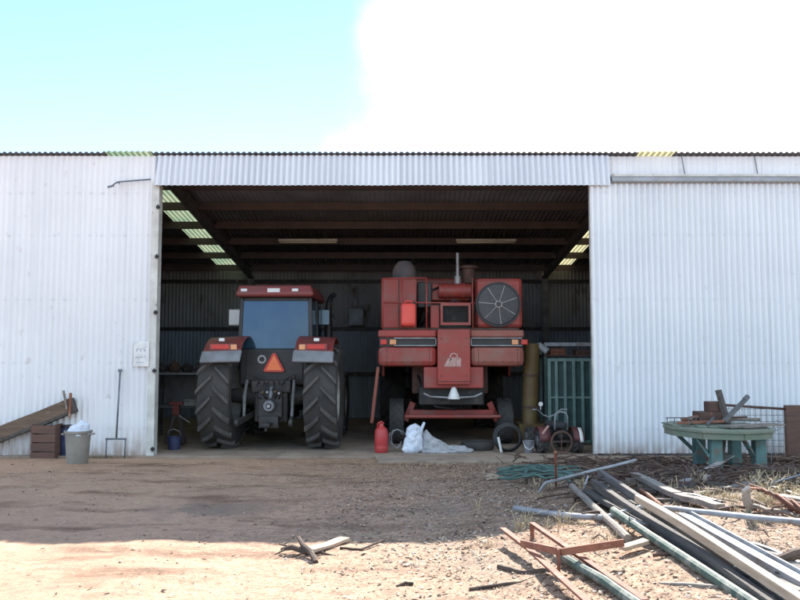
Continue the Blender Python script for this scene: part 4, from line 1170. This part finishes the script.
# brown post and rail with wire panel
q = at(699, 420, 12.9); z0 = H(q.x, 12.9)-.05
pt = thing('fence_panel', 'low panel of square wire with a wide brown post against the right wall', 'fence', (q.x, 12.95, z0))
MB().box(-.17, .10, -.05, .05, 0, .92).build('post', M_brown, pt, bevel=.01)
MB().tube([(-.17, 0, .86), (-1.28, .08, .93)], .02, 8).build('top_rail', M_drust, pt, smooth=True)
wm = MB()
for k in range(13): wm.tube([(-.2-.085*k, .01+.005*k, .03), (-.2-.085*k, .01+.005*k, .87+.005*k)], .0035, 4)
for k in range(9): wm.tube([(-.19, .012, .06+.1*k), (-1.26, .07, .06+.1*k)], .0035, 4)
wm.build('wire_mesh', M_steel, pt)

# ------------------------------------------------------------------ scrap pile
def PB(*pp): return [pick(*q) for q in pp]
def beam(name, label, cat, pts, w, h, mat, up=V((0, 0, 1)), warp=.012, bevel=.006, extra=None):
    P = PB(*pts); mb = MB()
    for a, b in zip(P[:-1], P[1:]): mb.bar(a, b, w, h, up=up, seg=14, warp=warp)
    if extra: extra(mb, P)
    return tag(mb.build(name, mat, bevel=bevel), label, cat)
def pipe(name, label, cat, pts, r, mat, n=10, extra=None):
    P = PB(*pts); mb = MB()
    Q = []
    for a, b in zip(P[:-1], P[1:]):
        for k in range(4): Q.append(a.lerp(b, k/4)+V((0, 0, .004*random.uniform(-1, 1))))
    Q.append(P[-1])
    mb.tube(Q, r, n)
    if extra: extra(mb, P)
    return tag(mb.build(name, mat, smooth='auto'), label, cat)

# main long timber: pale face up
beam('squared_timber', 'longest straight timber beam with a pale sunlit top running to the corner', 'timber', [(580, 448.5, .24), (845, 622, .15)], .060, .06, M_pale, warp=.03)
beam('squared_timber', 'dark weathered beam running up to the wall from under the pale beam', 'timber', [(549, 429, .18), (800, 604, .07)], .05, .075, M_greybeam, warp=.03)
beam('squared_timber', 'dark squared beam lying just left of the long pale beam', 'timber', [(545, 437, .13), (790, 609, .07)], .06, .08, M_darkwood, warp=.035)
beam('squared_timber', 'short dark plank under the crossing pipes at the back of the pile', 'timber', [(541, 444, .05), (592, 470, .06)], .13, .05, M_darkwood)
pipe('steel_pipe', 'dark green pipe leftmost of the long pieces running to the corner', 'pipe', [(560, 458, .10), (770, 598, .05)], .035, M_gpole)
beam('steel_channel', 'wide galvanised channel right of the long pale beam', 'channel', [(612, 463, .12), (840, 592, .10)], .075, .07, M_galv, warp=.0,
     extra=lambda mb, P: mb.bar(P[0]+V((.045, 0, .04)), P[1]+V((.045, 0, .04)), .015, .04))
pipe('steel_pipe', 'whitish pole lying nearly level across the right of the pile', 'pipe', [(598, 456, .16), (645, 461, .18), (702, 467, .2), (745, 471, .2)], .022, M_galv)
pipe('steel_pipe', 'thin pale pipe propped up over the pile by the wall', 'pipe', [(504, 445, .03), (509, 437, .14), (577, 420, .22)], .017, M_galv)
pipe('steel_pipe', 'bowed bluish pipe lying across the yard side of the pile', 'pipe', [(486, 456, .04), (520, 461, .04), (553, 463.5, .05), (584, 455, .10)], .027, M_galv)
pipe('timber_pole', 'round grey pole end sticking out under the bowed pipe', 'pole', [(529, 440, .06), (553, 462, .05), (571, 479, .03)], .034, M_wood)
beam('timber_plank', 'grey plank half buried behind the long pale beam', 'timber', [(576, 431, .10), (608, 446, .08), (640, 455, .06)], .10, .05, M_wood)
beam('timber_plank', 'pale plank propped slantwise in front of the teal table leg', 'timber', [(611, 437, .03), (651, 416, .20)], .08, .025, M_bleached)
beam('timber_plank', 'short pale board standing nearly upright at the pile', 'timber', [(662.5, 459, .02), (659, 441, .26)], .07, .025, M_bleached, up=V((0, 1, 0)))
pipe('bent_rod', 'thin hooked rod poking up through the middle of the pile', 'rod', [(537, 446, .02), (539, 438, .14), (541, 432, .20)], .010, M_galv)
beam('timber_plank', 'short black weathered plank under the left end of the pale pole', 'timber', [(556, 446, .03), (600, 463, .03)], .07, .04, M_darkwood)
beam('timber_plank', 'dark splintered board lying across the pile behind the green pipe', 'timber', [(586, 470, .03), (566, 452, .05), (549, 437, .05)], .09, .03, M_darkwood)
beam('timber_plank', 'brown board lying flat between the beams and the mossy table', 'timber', [(588, 431, .03), (634, 443, .04)], .10, .03, M_brown)
beam('timber_plank', 'thin pale lath across the litter behind the whitish pole', 'timber', [(603, 449, .04), (648, 440, .05)], .04, .02, M_wood)
for pts, lab in ((((571, 470, .02), (572, 463, .13), (590, 471, .06)), 'thin bent wire standing up left of the dark beam'), (((604, 483, .02), (606, 473, .12), (611, 481, .05)), 'kinked wire sticking out beside the green pipe'),
                 (((624, 470, .10), (627, 478, .12), (640, 482, .08)), 'loose wire hanging over the galvanised channel'), (((676, 500, .02), (680, 509, .10), (684, 519, .02)), 'short pale wire stuck in the dirt right of the channel')):
    pipe('bent_wire', lab, 'wire', list(pts), .006, M_galv, 6)
for k in range(34):
    if k < 20:
        px = random.uniform(556, 700); py = 440+(px-556)*.50+random.uniform(-14, 20)
        dx = random.uniform(14, 52); sl = random.uniform(.35, .85)
    else:
        px = random.uniform(585, 690); py = random.uniform(436, 458); dx = random.uniform(12, 40); sl = random.uniform(-.35, .5)
    a, b = pick(px, py, random.uniform(.02, .07)), pick(px+dx, py+dx*sl, random.uniform(.02, .07))
    if random.random() < .6: o = MB().bar(a, b, random.uniform(.025, .075), random.uniform(.012, .035), seg=6, warp=.025).build('timber_length', random.choice((M_wood, M_darkwood, M_wood, M_brown)), bevel=.003)
    else: o = MB().tube([a, a.lerp(b, .35)+V((0, 0, .012)), a.lerp(b, .7)+V((.01, 0, .0)), b], random.uniform(.008, .02), 7).build('metal_length', random.choice((M_drust, M_steel, M_rust)), smooth='auto')
    tag(o, 'weathered loose length lying with others like it among the long beams of the scrap heap', 'offcut', 'loose lengths in the scrap heap')
# rusty frame of two rails and one cross bar
P0, P1, P2 = PB((477, 471, .14), (493, 483, .12), (560, 543, .10)); Q0, Q1 = PB((499, 467, .14), (584, 525, .08)); C0, C1 = PB((491, 482.5, .155), (521, 489, .155)); D0, D1 = PB((519, 488.5, .16), (568, 482, .16))
fr_ = thing('scrap_iron', 'rusty iron frame with two long rails and a bent cross bar', 'iron frame', tuple(P0))
o0 = P0
def angle(mb, a, b, s=.06): 
    mb.bar(a-o0, b-o0, s, .008, seg=3); mb.bar(a-o0+V((s/2-.004, 0, -s/2)), b-o0+V((s/2-.004, 0, -s/2)), .008, s)
mb = MB(); angle(mb, P0, P1, .05); angle(mb, P1, P2, .05); mb.build('rail', M_rust, fr_)
mb = MB(); angle(mb, Q0, Q1, .045); mb.bar(Q0-o0, Q0-o0+V((0, 0, -.14)), .035, .01); mb.build('rail', M_rust, fr_)
mb = MB(); mb.bar(C0-o0, C1-o0, .02, .05); mb.bar(C1-o0, D1-o0, .02, .05); mb.build('cross_bar', M_rust, fr_)
mb = MB(); mb.bar(C1-o0+V((-.02, 0, .02)), C1-o0+V((-.02, 0, -.15)), .02, .02); mb.build('pin', M_rust, fr_)
beam('timber_plank', 'small whitish board at the right end of the rusty cross bar', 'timber', [(566, 486, .05), (585, 481, .06)], .09, .03, M_pale)
pipe('steel_pipe', 'mottled green pipe lying between the rusty frame rails', 'pipe', [(520, 491, .06), (555, 512, .06), (604, 546, .06)], .036, M_gpole)
beam('timber_plank', 'thin grey lath lying flat below the dark beams in front', 'timber', [(580, 512, .01), (640, 515, .02)], .035, .02, M_wood)
# green hose pile
hs = MB()
base = pick(505, 431)
for k in range(13):
    x0, y0 = 476+random.uniform(-4, 8), 424+random.uniform(0, 11)
    x1, y1 = 528+random.uniform(-8, 8), 424+random.uniform(0, 12)
    a, b = pick(x0, y0, .02+.012*k), pick(x1, y1, .02+.012*k)
    pts = [a.lerp(b, t/8)+V((0, .14*sin(t/8*pi)*random.choice((-1, 1))*random.random(), .015*random.uniform(-1, 1)+.03*sin(t/8*pi))) for t in range(9)]
    hs.tube(pts, .012, 8)
for k in range(3):
    c = pick(498+9*k, 430, .03+.05*k)
    hs.tube([c+V((.36*cos(a/20*2*pi), .22*sin(a/20*2*pi), .02*sin(a))) for a in range(21)], .016, 8, cap=False)
tag(hs.build('green_hose', M_hose, smooth=True), 'heap of loosely coiled green hose in front of the concrete apron', 'hose')
pipe('stake', 'thin rusty stake standing up through the green hose', 'stake', [(517, 440, .0), (517, 430, .25), (516.5, 414, .55)], .014, M_rust)
pipe('stake', 'stubby pale peg standing at the left of the green hose', 'peg', [(494.5, 438, 0), (494, 431, .13)], .03, M_wood)
tag(MB().lump(pick(470, 433, .04), (.10, .07, .05), .3, 2, 4, 12).build('rock', M_conc), 'pale stone on the dirt left of the green hose', 'stone')
# bundle of bent rods at far right
for k in range(7):
    a = pick(662+6*k, 441+2*k, .12); b = pick(684+5*k, 452+2.5*k, .10); c = pick(706+5*k, 461+2*k, .06)
    m = (a+c)/2+V((0, 0, .05+.03*random.random()))
    tag(MB().tube([a.lerp(b, .0), a.lerp(b, .5)+V((0, 0, .05)), b+V((0, 0, .03)), b.lerp(c, .5), c], .011, 6).build('bent_rod', M_drust if k % 2 else M_rust, smooth=True), 'bent rusty rod among the rods at the right of the pile', 'rod', 'bent rods at the right of the pile')
P = PB((676, 440, .10), (705, 428, .18), (735, 423, .18))
tag(MB().bar(P[0], P[1], .012, .11, seg=6, warp=.03, up=V((0, -.9, .4))).bar(P[1], P[2], .012, .11, seg=6, warp=.03, up=V((0, -.9, .4))).build('metal_sheet', M_rail), 'crumpled bluish metal strip at the right edge of the pile', 'metal sheet')
beam('timber_plank', 'grey weathered plank at the far right edge of the pile', 'timber', [(684, 447, .10), (740, 458, .12)], .12, .04, M_wood)
pipe('branch', 'dark curved branch in the dry grass at the right', 'branch', [(680, 498, .05), (694, 491, .10), (712, 488, .10)], .035, M_bark, 8)
# odd bits under the table
for k in range(16):
    px, py = random.uniform(575, 690), random.uniform(428, 446)
    a = pick(px, py, .03); b = a+V((random.uniform(-.35, .35), random.uniform(-.2, .2), random.uniform(-.01, .05)))
    tag(MB().bar(a, b, random.uniform(.03, .08), random.uniform(.015, .04), seg=3, warp=.02).build('wood_offcut', random.choice((M_wood, M_darkwood, M_brown, M_drust))), 'short timber offcut lying in the litter below the mossy table', 'offcut', 'offcuts below the mossy table')
# sticks: forked branch and plank in the sunlit front yard
P = PB((311, 487, .02), (319, 485.5, .05), (330, 489, .03), (344, 489, .02))
mb = MB().tube(P, [.012, .024, .026, .012], 8)
Q = PB((324, 478, .10), (327, 484, .07), (333, 489, .05), (337, 497, .01)); mb.tube(Q, [.015, .022, .026, .022], 8)
Q = PB((327, 484, .07), (326, 490, .02)); mb.tube(Q, [.018, .010], 8)
for q_ in (((316, 486, .04), (306, 491, .015)), ((321, 486, .04), (309, 483, .05)), ((333, 490, .05), (346, 486, .04)), ((330, 489, .04), (318, 493, .01)), ((326, 482, .08), (321, 476, .13)), ((338, 489, .03), (352, 492, .01))):
    mb.tube(PB(*q_), [.011, .005], 6)
tag(mb.build('forked_branch', M_twig, smooth='auto'), 'dark forked branch lying on the sunlit dirt in front', 'branch')
beam('timber_plank', 'pale short plank on the sunlit dirt beside the forked branch', 'timber', [(332, 488, .02), (359, 479, .03)], .11, .03, M_pale)
pipe('stick', 'thin curved stick right of the plank on the sunlit dirt', 'stick', [(355, 486, .015), (371, 487, .015), (388, 480, .02)], .010, M_twig, 6)
for k, (q, lab) in enumerate(((((474, 500, .015), (492, 505, .02), (512, 503, .02)), 'thick stick on the dirt left of the rusty frame'), (((452, 517, .01), (490, 512, .015), (508, 507, .01)), 'long thin stick on the dirt below the rusty frame'),
                             (((398, 515, .01), (404, 512, .02), (410, 513, .01)), 'short dark stick at the bottom middle of the yard'))):
    pipe('stick', lab, 'stick', list(q), .02 if k == 0 else .013, M_twig, 6)

# ------------------------------------------------------------------ litter and dry grass
def inside_shed_sun(y): return y < 8.2
def chips(n, xr, yr, mats, smin, smax, dens):
    mb_v, mb_f, mi = [], [], []
    c = 0
    while c < n:
        x = random.uniform(*xr); y = random.uniform(*yr)
        if random.random() > dens(x, y): continue
        c += 1
        z = H(x, y)+.006
        L_ = smin*(smax/smin)**(random.random()**1.7)
        w = L_*random.uniform(.12, .6)
        Mx = Matrix.Translation((x, y, z)) @ Matrix.Rotation(random.uniform(0, 2*pi), 4, 'Z') @ Matrix.Rotation(random.uniform(-.4, .4), 4, 'X') @ Matrix.Rotation(random.uniform(-.3, .3), 4, 'Y')
        o = len(mb_v)
        for (xx, yy, zz) in ((-.5, -.5, 0), (.1, -.6, .12), (.5, -.1, 0), (.45, .4, .05), (-.1, .5, .15), (-.5, .2, 0)):
            mb_v.append(tuple(Mx @ V((xx*L_*random.uniform(.7, 1.2), yy*w*random.uniform(.6, 1.3), zz*L_))))
        mb_f += [[o, o+1, o+4, o+5], [o+1, o+2, o+3, o+4]]
        k = random.choices(range(len(mats)), [4, 4, 2][:len(mats)])[0]
        mi += [k]*2
    me = bpy.data.meshes.new('wood_litter'); me.from_pydata(mb_v, [], mb_f)
    for m in mats: me.materials.append(m)
    me.polygons.foreach_set('material_index', mi)
    o = bpy.data.objects.new('wood_litter', me); COL.objects.link(o); kind(o, 'stuff')
    return tag(o, 'brown and pale bark chips and twigs strewn over the dirt', 'litter')
chips(80000, (-6.5, 6.2), (2.9, 12.8), [M_chip1, M_chip2, M_chip3], .008, .055, lambda x, y: (.05+.95*sst(-1.6, 1.4, x+.5*noise.noise(V((x, y, 1)))))*(.4+.6*sst(-.2, .35, noise.noise(V((x*1.3, y*1.3, 7))))))

tw_ = MB()
for k in range(1500):
    while True:
        x, y = random.uniform(1.0, 7.2), random.uniform(5.6, 12.9)
        if random.random() < (sst(1.0, 3.0, x)*(.15+.85*sst(7.4, 9.0, y)))*(.3+.7*sst(-.2, .3, noise.noise(V((x, y, 3))))): break
    a = random.uniform(0, 2*pi); L_ = random.uniform(.10, .55)
    p0 = V((x, y, H(x, y)+random.uniform(.01, .06))); p1 = p0+V((cos(a)*L_, sin(a)*L_, random.uniform(-.02, .10)))
    m_ = (p0+p1)/2+V((random.uniform(-.05, .05), random.uniform(-.05, .05), random.uniform(-.01, .04)))
    r_ = random.uniform(.004, .016)
    tw_.tube([p0, m_, p1], [r_, r_, r_*.6], 5, random.choices((0, 1, 2), (4, 3, 2))[0])
o = tw_.build('twig_tangle', [M_twig, M_drust, M_bark], keep=True)
kind(o, 'stuff'); tag(o, 'tangle of dark sticks and rusty bits around the scrap pile', 'twigs')

def grass(n, dens, label, name, hmin, hmax):
    vv, ff = [], []
    c = 0
    while c < n:
        tx = random.uniform(.5, 7.5); ty = random.uniform(4.2, 13.0)
        if random.random() > dens(tx, ty): continue
        c += 1
        th = random.uniform(hmin, hmax); wind = random.uniform(0, 2*pi)
        for b_ in range(random.randint(10, 26)):
            x = tx+random.gauss(0, .028); y = ty+random.gauss(0, .028)
            hgt = th*random.uniform(.45, 1.15); a = math.atan2(y-ty, x-tx)*.7+wind*.3+random.gauss(0, .8); lean = random.uniform(.15, 1.5)*hgt; w = random.uniform(.0015, .0035)
            d = V((cos(a), sin(a), 0)); q = V((-sin(a), cos(a), 0))*w
            p0 = V((x, y, H(x, y)-.01)); p1 = p0+d*lean*.2+V((0, 0, hgt*.5)); p2 = p0+d*lean*.6+V((0, 0, hgt*.85)); p3 = p0+d*lean+V((0, 0, hgt*random.uniform(.55, .95)))
            o = len(vv)
            vv += [tuple(k) for k in (p0-q, p0+q, p1+q, p1-q, p2+q*.8, p2-q*.8, p3)]
            ff += [[o, o+1, o+2, o+3], [o+3, o+2, o+4, o+5], [o+5, o+4, o+6]]
    me = bpy.data.meshes.new(name); me.from_pydata(vv, [], ff); me.materials.append(M_straw)
    o = bpy.data.objects.new(name, me); COL.objects.link(o); kind(o, 'stuff')
    return tag(o, label, 'grass')
def gd_(x, y):
    c1 = math.exp(-(((x-3.7)/.75)**2+((y-7.2)/.7)**2))
    c2 = .05*math.exp(-(((x-1.7)/1.2)**2+((y-7.6)/1.2)**2))
    c3 = .10*sst(3.5, 6, x)*sst(12, 8, y)
    return min(1, (c1+c2+c3)*(.35+.65*sst(-.1, .3, noise.noise(V((x*2, y*2, 5))))))
grass(400, gd_, 'dry straw coloured grass growing around the scrap timber', 'dry_grass', .05, .20)

def wb_(x, y):
    return sst(-.15, .35, noise.noise(V((x*1.1, 3, 2))))*(1 if (x < -4.4 or x > 3.5) else 0)
def grass_at_wall(n):
    vv, ff = [], []
    c = 0
    while c < n:
        x = random.uniform(-9.5, 9.5); y = 13.38-abs(random.gauss(0, .09))
        if random.random() > wb_(x, y): continue
        c += 1
        h_ = random.uniform(.03, .15); a = random.uniform(0, 2*pi); l_ = random.uniform(.1, .8)*h_
        d = V((cos(a), -abs(sin(a)), 0)); q = V((-sin(a), cos(a), 0))*random.uniform(.002, .005)
        p0 = V((x, y, H(x, y)-.01)); p1 = p0+d*l_*.4+V((0, 0, h_*.65)); p2 = p0+d*l_+V((0, 0, h_))
        o = len(vv); vv += [tuple(k) for k in (p0-q, p0+q, p1+q*.8, p1-q*.8, p2)]; ff += [[o, o+1, o+2, o+3], [o+3, o+2, o+4]]
    me = bpy.data.meshes.new('wall_weeds'); me.from_pydata(vv, [], ff); me.materials.append(pm('weed', (0.20, 0.19, 0.10), (0.30, 0.24, 0.14), 9.0, .9))
    o = bpy.data.objects.new('wall_weeds', me); COL.objects.link(o); kind(o, 'stuff')
    tag(o, 'short dry weeds growing along the foot of the shed wall', 'weeds')
grass_at_wall(1500)

# ------------------------------------------------------------------ light
AZ, EL = R(15.0), R(38.4)
sd = V((sin(AZ)*cos(EL), cos(AZ)*cos(EL), sin(EL)))
sun = bpy.data.lights.new('sun', 'SUN'); sun.energy = 3.15; sun.angle = R(0.53); sun.color = (1.0, 0.955, 0.89)
so = bpy.data.objects.new('sun', sun); COL.objects.link(so); so.location = (0, 0, 30)
so.rotation_euler = (-sd).to_track_quat('-Z', 'Y').to_euler()
w = bpy.data.worlds.new('World'); S.world = w; w.use_nodes = True
N, L = w.node_tree.nodes, w.node_tree.links
bg = N['Background']
sk = N.new('ShaderNodeTexSky'); sk.sky_type = 'NISHITA'; sk.sun_disc = False
sk.sun_elevation = EL; sk.sun_rotation = AZ
sk.air_density = 1.0; sk.dust_density = DUST; sk.ozone_density = 3.0; sk.altitude = 4000
# a bright cloud bank filling the sky round the sun
tc = N.new('ShaderNodeTexCoord')
cn = N.new('ShaderNodeTexNoise'); cn.inputs['Scale'].default_value = 3.6; cn.inputs['Detail'].default_value = 7; cn.inputs['Roughness'].default_value = 0.55
L.new(tc.outputs['Generated'], cn.inputs['Vector'])
ct = V((sin(R(28)), cos(R(28)), 0.02)).normalized()
dp = N.new('ShaderNodeVectorMath'); dp.operation = 'DOT_PRODUCT'; L.new(tc.outputs['Generated'], dp.inputs[0]); dp.inputs[1].default_value = ct
md = N.new('ShaderNodeMath'); md.operation = 'MULTIPLY_ADD'; L.new(cn.outputs['Fac'], md.inputs[0]); md.inputs[1].default_value = 0.30; L.new(dp.outputs['Value'], md.inputs[2])
cm_ = N.new('ShaderNodeMapRange'); cm_.interpolation_type = 'SMOOTHSTEP'; cm_.inputs['From Min'].default_value = 0.965; cm_.inputs['From Max'].default_value = 1.12
L.new(md.outputs[0], cm_.inputs['Value'])
cx_ = N.new('ShaderNodeMix'); cx_.data_type = 'RGBA'
L.new(cm_.outputs['Result'], cx_.inputs['Factor']); L.new(sk.outputs['Color'], cx_.inputs['A']); cx_.inputs['B'].default_value = CLOUD
# unseen broken cloud added behind the viewer to brighten and neutralise the shade
c2 = N.new('ShaderNodeTexNoise'); c2.inputs['Scale'].default_value = 3.4; c2.inputs['Detail'].default_value = 7; c2.inputs['Roughness'].default_value = 0.55
L.new(tc.outputs['Generated'], c2.inputs['Vector'])
sx = N.new('ShaderNodeSeparateXYZ'); L.new(tc.outputs['Generated'], sx.inputs[0])
bk = N.new('ShaderNodeMapRange'); bk.interpolation_type = 'SMOOTHSTEP'; bk.inputs['From Min'].default_value = 0.25; bk.inputs['From Max'].default_value = -0.25
L.new(sx.outputs['Y'], bk.inputs['Value'])
cv = N.new('ShaderNodeMapRange'); cv.interpolation_type = 'SMOOTHSTEP'; cv.inputs['From Min'].default_value = 0.40; cv.inputs['From Max'].default_value = 0.58
L.new(c2.outputs['Fac'], cv.inputs['Value'])
mm_ = N.new('ShaderNodeMath'); mm_.operation = 'MULTIPLY'; L.new(bk.outputs['Result'], mm_.inputs[0]); L.new(cv.outputs['Result'], mm_.inputs[1])
cy_ = N.new('ShaderNodeMix'); cy_.data_type = 'RGBA'
L.new(mm_.outputs[0], cy_.inputs['Factor']); L.new(cx_.outputs['Result'], cy_.inputs['A']); cy_.inputs['B'].default_value = BACK_FILL
L.new(cy_.outputs['Result'], bg.inputs['Color'])
bg.inputs['Strength'].default_value = SKYS
S.view_settings.view_transform = 'Standard'; S.view_settings.look = 'None'; S.view_settings.gamma = 1.0
S.view_settings.use_curve_mapping = False
S.view_settings.exposure = EXPO
S.cycles.max_bounces = 8
S.cycles.use_denoising = True
